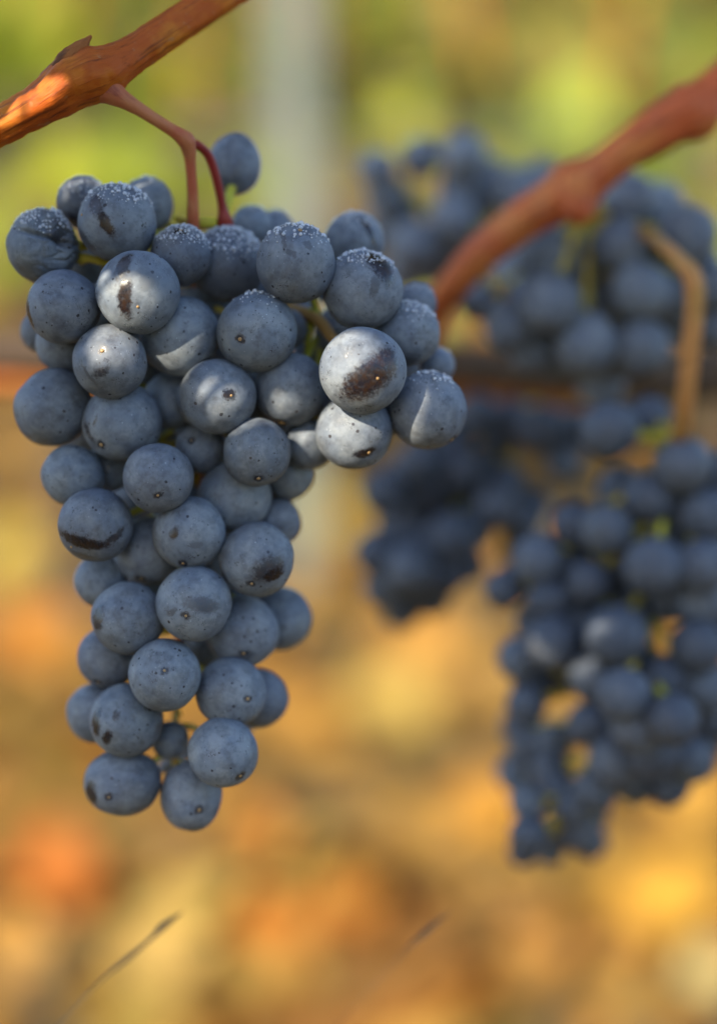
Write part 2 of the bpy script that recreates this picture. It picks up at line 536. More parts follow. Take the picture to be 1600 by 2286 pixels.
SINGLE = [   # px, py, size px, colour, label
    (120, 2035, 330, (0.66, 0.20, 0.045), 'large rust orange fallen leaf low at the left edge'),
    (445, 2085, 260, (0.74, 0.52, 0.19), 'pale yellow fallen leaf behind the thin dry grass stalk at lower left'),
    (1480, 2110, 330, (0.80, 0.44, 0.08), 'large bright golden fallen leaf low at the right'),
    (610, 2180, 260, (0.62, 0.21, 0.035), 'burnt orange fallen leaf at the bottom left of centre'),
    (770, 2120, 190, (0.55, 0.20, 0.035), 'small brownish orange leaf just right of the burnt orange one'),
    (560, 1935, 210, (0.64, 0.25, 0.055), 'orange fallen leaf below the tip of the front bunch'),
    (1080, 1885, 250, (0.76, 0.36, 0.06), 'bright amber fallen leaf left of the right bunch tip'),
    (880, 1640, 260, (0.72, 0.50, 0.17), 'pale yellow fallen leaf in the middle of the ground'),
    (90, 1490, 280, (0.70, 0.27, 0.05), 'orange fallen leaf left of the front bunch, halfway up'),
    (30, 1290, 260, (0.78, 0.58, 0.16), 'light yellow fallen leaf at the left edge beside the bunch'),
    (1540, 1880, 250, (0.72, 0.40, 0.10), 'yellow orange fallen leaf right of the right bunch tip'),
    (350, 2215, 300, (0.70, 0.47, 0.20), 'straw coloured fallen leaf at the bottom left'),
    (40, 2215, 220, (0.74, 0.40, 0.14), 'light orange fallen leaf in the bottom left corner'),
    (1590, 2262, 200, (0.80, 0.66, 0.42), 'cream fallen leaf in the bottom right corner'),
    (1180, 2240, 220, (0.52, 0.27, 0.09), 'dull brown fallen leaf at the bottom right of centre'),
    (940, 1950, 220, (0.62, 0.36, 0.12), 'tan fallen leaf in the centre of the lower ground'),
    (930, 1470, 260, (0.68, 0.34, 0.10), 'peach orange fallen leaf below the dark small bunch'),
    (730, 1180, 220, (0.66, 0.55, 0.22), 'faint yellow fallen leaf right of the front bunch middle'),
]
for i, (x, y, s, col, lab) in enumerate(SINGLE):
    col = (col[0] * 0.48, col[1] * 0.45, col[2] * 0.27)
    s *= 0.58
    p = ground_at(x, y + s * 0.18)
    d = (CAM_I @ p).z * -1
    tv, tf = FLAT[i % 8]
    size = s * K * d
    q = Vector((0.1 * math.sin(i * 3), -0.75, 1)).to_track_quat('Z', 'Y') @ Quaternion((0, 0, 1), i * 1.7)
    o = mesh_obj('fallen_leaf', tv * size - np.array([0, 0.3 * size, 0]), tf, M['litter'],
                 attrs={'tint': ('FLOAT_COLOR', np.tile(np.array([*col, 1.0]), (len(tv), 1)))})
    o.location = p + Vector((0, 0, 0.03 + 0.30 * size))
    o.rotation_euler = q.to_euler()
    tag(o, lab, 'leaf', 'fallen leaves that stand out on the ground')

# ------------------------------------------------------------------ vineyard rows behind
GREENS = [(0.26, 0.33, 0.02), (0.40, 0.44, 0.025), (0.52, 0.48, 0.04), (0.09, 0.15, 0.02), (0.60, 0.50, 0.05), (0.07, 0.10, 0.03), (0.32, 0.28, 0.05), (0.42, 0.25, 0.05)]


def back_vine(x, y, n, label, group, tint, width=0.95, low=0.42, high=1.7, detail=True):
    z = ground_z(x, y)
    v = thing('grapevine', (x, y, z), label, 'grapevine', group)
    rows = [(x, y, z - 0.05, 0.028), (x + 0.02, y + 0.02, z + 0.22, 0.024), (x - 0.02, y, z + 0.45, 0.022), (x + 0.05, y, z + 0.62, 0.02)]
    tube('trunk', rows, M['old'], v, n=5, seg=9, rough=0.2, freq=30)
    tube('cordon', [(x - width / 2, y, z + 0.66, 0.009), (x - 0.1, y + 0.01, z + 0.64, 0.013), (x + width / 2, y - 0.01, z + 0.66, 0.009)], M['old'], v, n=6, seg=8, rough=0.2, freq=40)
    for k in range(5):
        sx = x + (k - 2) * width / 5 + random.uniform(-.04, .04)
        tube('cane', [(sx, y, z + 0.65, 0.006), (sx + random.uniform(-.06, .06), y + random.uniform(-.05, .05), z + 1.1, 0.005), (sx + random.uniform(-.1, .1), y + random.uniform(-.05, .05), z + high, 0.003)], M['cane'], v, n=5, seg=6)
    items = []
    for k in range(int(n * 1.7)):
        px_, py_ = x + random.uniform(-.5, .5) * width, y + random.gauss(0, 0.11)
        t = random.random() ** 0.8
        pz = z + low + (high - low) * t
        cl = noise.noise(Vector((px_ * 7.5, py_ * 2, pz * 7.5)))
        if y < 3 and abs(px_ + 0.083) < 0.10 and py_ < 2.55:      # nothing grows in front of the post
            continue
        if cl < -0.12 and random.random() < 0.85:
            continue
        c = Vector(random.choice(GREENS))
        c = c.lerp(Vector(tint), 0.55) * 0.70 * (1 + 0.5 * cl) * random.uniform(0.75, 1.2)
        items.append(((px_, py_, pz), rand_rot((random.gauss(0, .6), -0.8 + random.gauss(0, .5), 0.6), 0.5), random.uniform(0.05, 0.095), c))
    if items:
        leaf_cloud('foliage', items, M['leaf'], v)['kind'] = 'stuff'
    return v


g1 = 'vines of the next row'
back_vine(-0.42, 2.55, 330, 'lime green leafy vine in the next row at the upper left', g1, (0.44, 0.52, 0.02))
back_vine(0.52, 2.55, 260, 'yellow green leafy vine in the next row at the upper right', g1, (0.20, 0.27, 0.05))
g2 = 'vines of the second row back'
for k, (x, lab, tint) in enumerate([(-1.35, 'far out of focus vine, leftmost in the second row back', (0.30, 0.30, 0.05)),
                                    (-0.42, 'far out of focus vine left of the pale post, second row back', (0.22, 0.24, 0.05)),
                                    (0.5, 'far out of focus vine right of the pale post, second row back', (0.36, 0.27, 0.07)),
                                    (1.4, 'far out of focus vine, rightmost in the second row back', (0.38, 0.33, 0.06))]):
    back_vine(x, 5.05, 240, lab, g2, tint)
items = []
for row in range(3, 9):
    y = 2.55 * row
    for k in range(1300):
        x = random.uniform(-1, 1) * (1.2 + 0.28 * y)
        z = ground_z(x, y) + random.uniform(0.35, 1.75)
        c = Vector(random.choice(GREENS)).lerp(Vector((0.20, 0.22, 0.13)), 0.5) * random.uniform(0.35, 0.8)
        items.append(((x, y + random.gauss(0, .15), z), rand_rot(), random.uniform(0.10, 0.17), c))
far = leaf_cloud('distant_vine_foliage', items, M['leaf'])
far['kind'] = 'stuff'
tag(far, 'blurred mass of distant vine rows climbing the slope', 'foliage')

items = []
for k in range(1700):                              # unseen row added behind the photographer to block low sky
    x = random.uniform(-5, 5)
    y = -1.9 + random.gauss(0, .13)
    items.append(((x, y, ground_z(x, y) + random.uniform(0.3, 1.7)), rand_rot(), random.uniform(0.09, 0.13), Vector(random.choice(GREENS)).lerp(Vector((0.2, 0.22, 0.03)), 0.4) * 0.6))
behind = leaf_cloud('added_vine_row_foliage', items, M['leaf'])
behind['kind'] = 'stuff'
tag(behind, 'unseen leafy vine row added behind the photographer to block low sky', 'foliage')

# concrete trellis post
pb = ground_at(665, 1345)
pd = -(CAM_I @ pb).z
hw = 49 * K * pd
prof = [(-hw, -hw * .8), (-hw * .8, -hw), (hw * .8, -hw), (hw, -hw * .8), (hw, hw * .8), (hw * .8, hw), (-hw * .8, hw), (-hw, hw * .8)]
pv, pf = [], []
ZS = [-0.12, 0.0, 0.3, 0.6, 0.9, 1.2, 1.5, 1.85]
for z in ZS:
    s = 1.0 - 0.06 * max(z, 0)
    for (a, b) in prof:
        pv.append((a * s + 0.002 * noise.noise(Vector((a * 30, b * 30, z * 9))), b * s, z))
for i in range(len(ZS) - 1):
    for k in range(8):
        pf.append((i * 8 + k, i * 8 + (k + 1) % 8, (i + 1) * 8 + (k + 1) % 8, (i + 1) * 8 + k))
pf.append(tuple(range(len(pv) - 8, len(pv))))
post = thing('trellis_post', (pb.x, pb.y, ground_z(pb.x, pb.y)), 'pale grey concrete trellis post standing blurred behind the front bunch', 'post')
shaft = mesh_obj('shaft', pv, pf, M['concrete'], None, smooth=False)
shaft.parent = post
for z in (0.65, 1.05, 1.45):
    c = tube('wire_staple', [(-hw * .4, -hw * 1.0, z, 0.002), (0, -hw * 1.12, z + 0.004, 0.002), (hw * .4, -hw * 1.0, z, 0.002)], M['wire'], None, n=4, seg=6)
    c.parent = post
for z, lab in ((0.65, 'thin blurred trellis wire running along the next row at the post'),):
    zz = ground_z(0, pb.y) + z
    w = tube('trellis_wire', [(-6, pb.y - hw * 1.05, zz, 0.0014), (0, pb.y - hw * 1.05, zz - 0.008, 0.0014), (6, pb.y - hw * 1.05, zz, 0.0014)], M['wire'], None, n=8, seg=6)
    tag(w, lab, 'wire')

# ------------------------------------------------------------------ the near vine: cordon and canes
vine = thing('grapevine', (0.62, 0.56, ground_z(0.62, 0.56)), 'near grapevine with reddish orange canes carrying the blue bunches', 'grapevine')
trunk_top = at(2850, 820, 0.56)
tx, ty = trunk_top.x, trunk_top.y
tube('trunk', [(0.62, 0.56, 0.0, 0.032), (0.60, 0.57, 0.25, 0.028), (0.64, 0.55, 0.5, 0.027), (tx, ty, trunk_top.z - 0.01, 0.026)], M['old'], vine, n=6, seg=12, rough=0.25, freq=30)
o = tube('cordon', px_rows([(-1500, 760, 60, .57), (-600, 800, 56, .57), (-100, 790, 46, .57), (400, 800, 48, .575), (900, 800, 46, .575), (1150, 825, 50, .57), (1400, 835, 56, .57), (1700, 830, 62, .57), (2300, 830, 75, .565), (2900, 860, 90, .56)]),
         M['old'], vine, n=8, seg=16, rough=0.16, freq=90)
o['label'] = 'old grey brown horizontal arm'
o = tube('cane', px_rows([(-900, 880, 26, .60), (-100, 850, 26, .60), (300, 860, 26, .60), (900, 870, 28, .59), (1150, 878, 28, .585), (1300, 880, 22, .58), (1420, 860, 12, .575)]),
         M['tied_cane'], vine, n=8, seg=12, ridges=0.06)
o['label'] = 'bent orange fruiting cane tied below the arm'
fc = tube('cane', px_rows([(x_, y_, r_, d_ - 0.010) for x_, y_, r_, d_ in [(-420, 500, 44, .385), (-200, 380, 43, .378), (-60, 312, 41, .374), (0, 283, 41, .372), (60, 250, 43, .371), (110, 220, 49, .37), (155, 188, 59, .37), (195, 168, 62, .37), (235, 155, 56, .371), (280, 131, 43, .373), (340, 92, 40, .376), (420, 40, 40, .38), (520, -28, 41, .385), (700, -150, 42, .40), (900, -330, 40, .43), (1100, -600, 34, .47)]]),
          M['cane'], vine, n=12, seg=44, ridges=0.11, rough=0.07, freq=330)
fc['label'] = 'sharp reddish orange cane crossing the upper left corner'
sp = tube('bud_spur', px_rows([(118, 200, 24, .361), (146, 158, 34, .360), (163, 129, 27, .359), (177, 110, 18, .359), (190, 96, 11, .3595), (204, 80, 3, .360)]), M['spur'], fc, n=6, seg=16, rough=0.22, freq=420)
rc = tube('cane', px_rows([(2000, -60, 44, .42), (1800, 60, 42, .425), (1660, 140, 44, .43), (1590, 205, 50, .43), (1548, 248, 70, .43), (1495, 275, 54, .43), (1400, 335, 46, .432), (1330, 385, 47, .434), (1275, 425, 66, .435), (1225, 452, 50, .436), (1140, 510, 44, .44), (1060, 580, 40, .445), (1000, 650, 36, .455), (960, 710, 36, .49), (940, 780, 34, .55)]),
          M['cane_far'], vine, n=8, seg=18, ridges=0.12, rough=0.09, freq=120)
rc['label'] = 'blurred reddish orange cane rising to the right edge'
tube('knot', px_rows([(1270, 430, 46, .433), (1290, 465, 40, .432), (1310, 492, 24, .432)]), M['cane_far'], rc, n=5, seg=12, rough=0.1, freq=300)
tube('knot', px_rows([(1545, 250, 50, .428), (1556, 285, 34, .428), (1560, 305, 14, .428)]), M['cane_far'], rc, n=5, seg=12, rough=0.1, freq=300)

# ------------------------------------------------------------------ grapes
ICO = {}


def ico(sub):
    if sub in ICO:
        return ICO[sub]
    t = (1 + 5 ** .5) / 2
    V = [Vector(v).normalized() for v in [(-1, t, 0), (1, t, 0), (-1, -t, 0), (1, -t, 0), (0, -1, t), (0, 1, t), (0, -1, -t), (0, 1, -t), (t, 0, -1), (t, 0, 1), (-t, 0, -1), (-t, 0, 1)]]
    F = [(0, 11, 5), (0, 5, 1), (0, 1, 7), (0, 7, 10), (0, 10, 11), (1, 5, 9), (5, 11, 4), (11, 10, 2), (10, 7, 6), (7, 1, 8), (3, 9, 4), (3, 4, 2), (3, 2, 6), (3, 6, 8), (3, 8, 9), (4, 9, 5), (2, 4, 11), (6, 2, 10), (8, 6, 7), (9, 8, 1)]
    for _ in range(sub):
        mid, NF = {}, []

        def mp(a, b):
            k = (a, b) if a < b else (b, a)
            if k not in mid:
                V.append(((V[a] + V[b]) / 2).normalized())
                mid[k] = len(V) - 1
            return mid[k]
        for a, b, c in F:
            ab, bc, ca = mp(a, b), mp(b, c), mp(c, a)
            NF += [(a, ab, ca), (b, bc, ab), (c, ca, bc), (ab, bc, ca)]
        F = NF
    ICO[sub] = (V, F)
    return ICO[sub]


def grape_mesh(name, sub, seed, amp, mat, shrivel=False):
    V, F = ico(sub)
    out = []
    for v in V:
        r = 1 + amp * noise.noise(v * 1.1 + Vector((seed * 7.3, 1, 2))) + amp * 0.35 * noise.noise(v * 2.6 + Vector((seed * 3.1, 5, 2)))
        # shallow dimple at the blossom end (local -Z) and at the stalk (local +Z)
        r -= 0.018 * math.exp(-((1 + v.z) / 0.012)) + 0.05 * math.exp(-((1 - v.z) / 0.03))
        if shrivel:
            # local axes: x right, y up, z towards the viewer
            r -= 0.15 * math.exp(-((v.y - 0.20 + 0.22 * v.x) / 0.07) ** 2) * max(0, v.z + 0.3) * min(1, max(0, (v.x + 0.75) * 2.0))
            for c, dd, w in (((0.72, 0.12, 0.68), 0.26, 0.30), ((0.25, 0.42, 0.87), 0.10, 0.16), ((0.55, -0.45, 0.70), 0.10, 0.20), ((-0.35, 0.75, 0.55), 0.07, 0.22), ((0.9, 0.55, 0.1), 0.15, 0.3)):
                r -= dd * math.exp(-(v - Vector(c).normalized()).length_squared / (w * w))
            fold = noise.noise(Vector((v.x * 2.2, v.y * 4.5, v.z * 2.0)) + Vector((4.2, 0.3, 7.7)))
            r -= 0.07 * max(0, 1 - abs(fold) * 5.0) * min(1, max(0, v.x + 0.35))
            r += 0.03 * noise.noise(v * 2.4)
        out.append(v * r)
    me = bpy.data.meshes.new(name)
    me.from_pydata([tuple(v) for v in out], [], F)
    me.polygons.foreach_set('use_smooth', [True] * len(F))
    me.materials.append(mat)
    me.update()
    return me


NEAR_MESH = [grape_mesh('grape', 5, s, 0.035, M['grape']) for s in range(6)]
SHRIVELLED = grape_mesh('grape', 5, 17, 0.05, M['grape'], True)
FAR_MESH = [grape_mesh('grape', 3, s, 0.04, M['grape_far']) for s in range(5)]
# blossom scar: a small raised rosette with a pale centre
sv, sf = ico(2)
SCAR = bpy.data.meshes.new('blossom_scar')
SCAR.from_pydata([(v.x * (1 + .25 * noise.noise(v * 3)), v.y * (1 + .25 * noise.noise(v * 3 + Vector((4, 4, 4)))), v.z * 0.55) for v in sv], [], sf)
SCAR.polygons.foreach_set('use_smooth', [True] * len(sf))
SCAR.materials.append(M['scar'])

# name: px, py, radius px, layer (0 nearest), scar offset px or None, rubbed patches [(px, py, angle deg, half length px, half width px, strength)], dew 0..1, squash (x, y)
G = [
    ('a1', 525, 366, 58, 2.4, None, [], 0, (0.98, 1.18)),
    ('a2', 186, 452, 58, 1.5, None, [(178, 500, -60, 22, 12, .7)], 0.9, None),
    ('a3', 263, 498, 87, 0.6, (190, 487), [(224, 468, -62, 30, 15, .75), (248, 512, -60, 34, 11, .9), (200, 545, -50, 20, 8, .6)], 0.55, None),
    ('a4', 327, 458, 61, 2.0, None, [], 0.1, None),
    ('a5', 96, 549, 82, 0.7, None, [(150, 525, -30, 34, 22, .6), (70, 605, 20, 22, 14, .4)], 0.6, (0.98, 1.0)),
    ('a6', 404, 570, 67, 0.8, (408, 520), [(408, 522, 0, 15, 10, .9)], 0.75, None),
    ('a7', 508, 590, 84, 1.3, None, [(520, 640, 0, 60, 30, .35)], 1.0, None),
    ('a8', 660, 589, 88, 0.2, (672, 522), [(636, 545, -70, 26, 6, .6), (652, 577, -40, 14, 6, .6), (690, 560, -50, 12, 8, .5)], 0.4, None),
    ('a9', 562, 505, 46, 2.8, None, [], 0.2, None),
    ('a10', 615, 508, 40, 3.2, None, [], 0.1, None),
    ('a11', 790, 540, 66, 2.2, None, [(822, 520, -60, 36, 7, .9)], 0.5, None),
    ('a12', 809, 648, 88, 0.6, None, [(852, 598, -78, 42, 24, 1.0), (835, 650, 80, 26, 10, .6)], 0.35, None),
    ('a13', 930, 678, 44, 2.2, None, [], 0.4, None),
    ('a14', 908, 745, 73, 1.2, None, [(905, 810, 0, 22, 10, .5)], 0.5, None),
    ('a15', 975, 815, 40, 2.2, None, [], 0.2, None),
    ('a16', 309, 652, 91, 0.0, (318, 695), [(290, 678, 85, 44, 14, 1.0), (284, 600, 86, 34, 13, .8), (340, 640, 60, 26, 16, .35)], 0, None),
    ('a17', 142, 685, 82, 0.6, None, [(68, 690, 85, 36, 9, .9), (150, 640, 10, 34, 8, .3)], 0, None),
    ('a18', 92, 740, 46, 1.6, None, [], 0, None),
    ('a19', 142, 770, 62, 1.2, None, [], 0, None),
    ('a20', 402, 750, 88, 0.7, (462, 812), [], 0, None),
    ('a21', 574, 741, 88, 0.5, (540, 765), [], 0.1, None),
    ('a21b', 640, 735, 46, 1.9, None, [], 0, None),
    ('a22', 246, 807, 82, 0.45, (240, 790), [(236, 838, 25, 22, 9, .7), (210, 845, -60, 30, 5, .6)], 0, None),
    ('a23', 809, 827, 95, 0.0, (843, 852), [(830, 848, 40, 78, 32, 1.0), (865, 815, 65, 36, 24, .9)], 0, None),
    ('a24', 954, 916, 86, 0.8, (1010, 985), [(1012, 930, -75, 40, 8, .3)], 0.15, None),
    ('a25', 790, 963, 84, 0.5, (824, 1014), [(815, 1015, 10, 24, 9, .9)], 0, None),
    ('a26', 648, 868, 80, 0.9, (630, 945), [], 0, None),
    ('a27', 487, 886, 84, 0.5, (522, 888), [(518, 884, 10, 15, 11, .9)], 0, None),
    ('a28', 120, 910, 87, 1.0, None, [], 0, None),
    ('a29', 274, 943, 88, 0.5, (235, 995), [(206, 968, -55, 26, 7, .7), (225, 940, 65, 14, 3, .8)], 0, None),
    ('a30', 382, 895, 62, 2.0, None, [], 0, None),
    ('a31', 447, 1001, 55, 1.3, (432, 985), [], 0, None),
    ('a32', 574, 1010, 75, 0.6, (580, 1070), [], 0, None),
    ('a33', 690, 992, 56, 1.7, None, [], 0, None),
    ('a34', 645, 1060, 56, 1.8, None, [], 0, None),
    ('a35', 164, 1062, 69, 1.2, None, [], 0, None),
    ('a36', 243, 1045, 54, 1.3, (250, 1045), [], 0, None),
    ('a37', 354, 1066, 77, 0.4, (360, 1107), [(300, 1105, -50, 26, 4, .5)], 0, None),
    ('a38', 524, 1108, 80, 1.3, None, [], 0, None),
    ('a39', 618, 1166, 54, 1.8, None, [], 0, None),
    ('a40', 214, 1172, 82, 0.4, (165, 1222), [(190, 1212, -8, 58, 13, 1.0), (262, 1200, 25, 34, 8, .8), (185, 1240, 0, 24, 8, .6)], 0, None),
    ('a41', 332, 1230, 76, 1.1, (320, 1292), [(290, 1215, 70, 26, 12, .5)], 0, None),
    ('a42', 423, 1190, 80, 0.4, (413, 1256), [(396, 1188, 60, 14, 9, .9), (445, 1215, 0, 20, 7, .4)], 0, None),
    ('a43', 574, 1248, 83, 0.5, (566, 1300), [(606, 1268, 25, 40, 26, .75), (614, 1280, 10, 26, 14, 1.0)], 0, None),
    ('a44', 226, 1296, 60, 1.3, None, [], 0, None),
    ('a45', 433, 1347, 84, 0.2, (423, 1370), [(460, 1345, -10, 44, 15, .6), (390, 1362, 20, 16, 6, .6)], 0, None),
    ('a46', 287, 1380, 81, 0.5, None, [(228, 1376, 70, 28, 14, .85)], 0, None),
    ('a47', 541, 1410, 80, 0.8, (548, 1455), [(550, 1460, 20, 18, 10, .6)], 0, None),
    ('a48', 626, 1381, 70, 1.5, None, [], 0, None),
    ('a49', 242, 1467, 68, 1.1, (225, 1520), [], 0, None),
    ('a50', 368, 1507, 81, 0.3, (376, 1490), [], 0, None),
    ('a51', 515, 1545, 78, 0.7, (557, 1553), [], 0, None),
    ('a52', 577, 1558, 65, 1.6, None, [], 0, None),
    ('a53', 217, 1592, 66, 1.2, None, [], 0, None),
    ('a54', 283, 1608, 81, 0.5, None, [(222, 1605, 80, 30, 12, .9), (248, 1640, 60, 20, 9, .9), (270, 1590, 80, 14, 7, .7)], 0, None),
    ('a55', 380, 1652, 42, 1.3, None, [], 0, None),
    ('a56', 498, 1680, 77, 0.6, (540, 1725), [], 0, None),
    ('a57', 275, 1747, 79, 0.7, (255, 1770), [(214, 1765, 70, 26, 14, .9), (235, 1718, 40, 20, 8, .3)], 0, (1.08, 0.93)),
    ('a58', 427, 1776, 72, 0.8, (452, 1796), [], 0, (0.95, 1.08)),
    # dark inner grapes seen between the others; a few added to stop stray sun
    ('b1', 300, 1010, 60, 2.6, None, [], 0, None), ('b2', 470, 1010, 60, 2.8, None, [], 0, None),
    ('b3', 400, 1130, 58, 2.5, None, [], 0, None), ('b4', 560, 900, 66, 2.4, None, [], 0, None),
    ('b5', 470, 690, 64, 2.6, None, [], 0, None), ('b6', 240, 690, 62, 2.4, None, [], 0, None),
    ('b7', 480, 1270, 56, 2.4, None, [], 0, None), ('b8', 270, 1190, 56, 2.4, None, [], 0, None),
    ('b9', 760, 740, 60, 2.8, None, [], 0, None), ('b10', 640, 690, 56, 3.2, None, [], 0, None),
    ('b11', 460, 1450, 44, 2.6, None, [], 0, None), ('b12', 330, 820, 62, 2.6, None, [], 0, None),
    ('b13', 862, 900, 72, 2.2, None, [], 0, None), ('b15', 705, 890, 58, 2.2, None, [], 0, None), ('b16', 800, 905, 56, 2.4, None, [], 0, None), ('b17', 610, 1090, 54, 2.8, None, [], 0, None), ('b18', 330, 1330, 52, 2.4, None, [], 0, None), ('b19', 440, 930, 58, 2.6, None, [], 0, None), ('b20', 700, 800, 50, 3.0, None, [], 0, None), ('b14', 180, 600, 50, 2.6, None, [], 0, None),
]


def relax(L, d0, step, slope, iters=300, keep=0.93, spread=0.55):
    """Pixel positions stay; depths are pushed apart until neighbouring berries only touch."""
    n = len(L)
    d = np.array([d0 + l[3] * step + slope(l[2]) for l in L])
    px = np.array([l[0] for l in L]) - 800.0
    py = np.array([l[2 - 0] for l in L]) * 0 + np.array([l[1] for l in L]) - 1143.0
    r = np.array([l[2] for l in L])
    order = np.array([l[3] for l in L])
    for _ in range(iters):
        moved = 0
        X, Y, RR = px * K * d, py * K * d, r * K * d
        for i in range(n):
            for j in range(i + 1, n):
                need = keep * (RR[i] + RR[j])
                lat2 = (X[i] - X[j]) ** 2 + (Y[i] - Y[j]) ** 2
                if lat2 >= need * need:
                    continue
                dz = math.sqrt(need * need - lat2)
                a, b = (i, j) if (order[i], i) <= (order[j], j) else (j, i)   # a is nearer
                lack = dz - (d[b] - d[a])
                if lack > 2e-5:
                    moved += 1
                    d[b] += lack * spread * 0.5
                    d[a] -= lack * (1 - spread) * 0.5
        if not moved:
            break
    return d


VIEW_R = CAM_R            # camera axes: x right, y up, z towards the camera


def sphere_dir(dx, dy, r):
    u, v = dx / r, -dy / r
    l = math.hypot(u, v)
    if l > 0.97:
        u, v = u * .97 / l, v * .97 / l
    return VIEW_R @ Vector((u, v, math.sqrt(max(1 - u * u - v * v, 0.0)))).normalized()


def dew_mesh(obj, amount, seed):
    """Round drops sitting on the upper cap of one grape (in the grape's own coordinates)."""
    r = random.Random(seed)
    sc = obj.scale
    inv = obj.rotation_euler.to_matrix().inverted()
    cap = (inv @ Vector((0.10, 0.02, 1.0))).normalized()
    n_v = len(obj.data.vertices)
    co = np.empty(n_v * 3, np.float32)
    obj.data.vertices.foreach_get('co', co)
    co = co.reshape(-1, 3)
    ln = np.linalg.norm(co, axis=1)
    dirs = co / ln[:, None]
    tv, tf = ico(2)
    V, F, used = [], [], []
    n = int(400 + 2000 * amount)
    lim = 0.80 - 0.50 * amount
    for k in range(n):
        v = Vector((r.gauss(0, 1), r.gauss(0, 1), r.gauss(0, 1))).normalized()
        c = v.dot(cap)
        if c < lim - 0.22 or (c < lim + 0.16 and r.random() > ((c - lim + 0.22) / 0.38) ** 1.5):
            continue
        small = 0.45 if c < lim + 0.05 else 1.0
        rd = r.choice([0.018, 0.022, 0.026, 0.032, 0.040, 0.050, 0.058]) * small * r.uniform(0.85, 1.15)
        if any((v - u).length < (rd + s_) * 1.02 for u, s_ in used):
            continue
        used.append((v, rd))
        rad = ln[int(np.argmax(dirs @ np.array(v)))]
        q = v.to_track_quat('Z', 'Y').to_matrix()
        o = len(V)
        for t in tv:
            V.append(v * (rad + 0.30 * rd) + q @ Vector((t.x * rd, t.y * rd, t.z * rd * 0.80)))
        F += [(a + o, b + o, c_ + o) for a, b, c_ in tf]
    if not V:
        return
    d = mesh_obj('dew_drops', V, F, M['water'])
    d.parent = obj
    d['kind'] = 'stuff'


def add_grape(name, parent, px, py, rp, d, me, scar=None, rubs=(), squash=None, seed=0, dew=0.0, far=False, thin=0.0):  # thin: shade painted into the bloom of rear berries
    r = random.Random(seed)
    loc = at(px, py, d)
    rad = rp * K * d
    if scar:
        sd = sphere_dir(scar[0] - px, scar[1] - py, rp)
    else:
        sd = VIEW_R @ Vector((r.uniform(-1.2, 1.2), r.uniform(-1.3, 0.3), r.uniform(-0.6, 0.4))).normalized()
    q = (-sd).to_track_quat('Z', 'Y') @ Quaternion((0, 0, 1), r.uniform(0, 6.28))
    o = bpy.data.objects.new(name, me)
    o.location = loc
    if squash:
        o.rotation_euler = (CAM_R).to_euler()
        q = o.rotation_euler.to_quaternion()
        o.scale = (rad * squash[0], rad * squash[1], rad)
    else:
        o.rotation_euler = q.to_euler()
        e = r.uniform(0.98, 1.03)
        o.scale = (rad / e ** .5, rad / e ** .5, rad * e)
    link(o, parent)
    inv = q.to_matrix().inverted()
    rubs = list(rubs)
    o['wet_or_shade'] = float(0.55 * max(0.0, dew - 0.25)) if not far else float(thin)  # near berries: wet bloom; rear berries: shade painted into the bloom
    if scar and len(rubs) < 3:
        rubs.append((scar[0], scar[1], r.uniform(0, 180), 12, 8, 0.75))
    if not far:
        for s_, z in zip('abc', list(rubs) + [None] * 3):
            if z is None:
                o['rub_%s_centre' % s_] = (0.0, 0.0, 9.0); o['rub_%s_along' % s_] = (1.0, 0.0, 0.0); o['rub_%s_size' % s_] = (0.01, 0.01, 0.0)
                continue
            c = sphere_dir(z[0] - px, z[1] - py, rp)
            a = R(z[2])
            t = VIEW_R @ Vector((math.cos(a), math.sin(a), 0))
            t = (t - c * t.dot(c)).normalized()
            # photographed widths are foreshortened on the curve of the berry
            f = max(0.45, (VIEW_R.inverted() @ c).z)
            o['rub_%s_centre' % s_] = tuple(inv @ c)
            o['rub_%s_along' % s_] = tuple(inv @ t)
            o['rub_%s_size' % s_] = (z[3] / rp / (0.5 + 0.5 * f) * 1.08, z[4] / rp / (0.5 + 0.5 * f) * 1.25, min(1.0, z[5] * 1.1))
        if scar:
            s = bpy.data.objects.new('blossom_scar', SCAR)
            COL.objects.link(s)
            s.parent = o
            if squash:
                nd = (inv @ sd).normalized()
                s.location = nd * 0.995
                s.rotation_euler = nd.to_track_quat('Z', 'Y').to_euler()
            else:
                s.location = (0, 0, -0.985)
            k = r.uniform(0.032, 0.054)
            s.scale = (k, k, k)
        if dew:
            dew_mesh(o, dew, seed)
    return o


def lower(y):
    return 0.0


GL = [(g[1], g[2], g[3], g[4]) for g in G]
LEAN = lambda y: 0.0
dep = relax(GL, 0.360, 0.0105, LEAN)
for i, g in enumerate(G):                          # the lower part of the bunch hangs slightly farther back
    dep[i] += 0.006 * max(0.0, min(1.0, (g[2] - 1000) / 700))
print('front depths', dep.min(), dep.max())

top = at(250, 205, .37)
front = thing('grape_bunch', top, 'large sharp bunch of dusty blue grapes with dew on its top, hanging at the left', 'grape bunch', 'grape bunches on the vine')
front_grapes = []
for i, g in enumerate(G):
    me = SHRIVELLED if g[0] == 'a5' else NEAR_MESH[i % 6]
    o = add_grape('grape', front, g[1], g[2], g[3] * 1.015, float(dep[i]), me, g[5], g[6], g[8], 100 + i, g[7])
    front_grapes.append(o)
    if g[0] == 'a5':
        o['label'] = 'shrivelled creased grape'
    if g[0] == 'a23':
        o['label'] = 'sunlit grape with a large dark brown rubbed patch'


FC = np.array([tuple(at(g[1], g[2], float(dep[i]))) for i, g in enumerate(G)])
FR = np.array([g[3] * K * dep[i] for i, g in enumerate(G)])
CAMP = np.array((0, 0, CAM_Z))


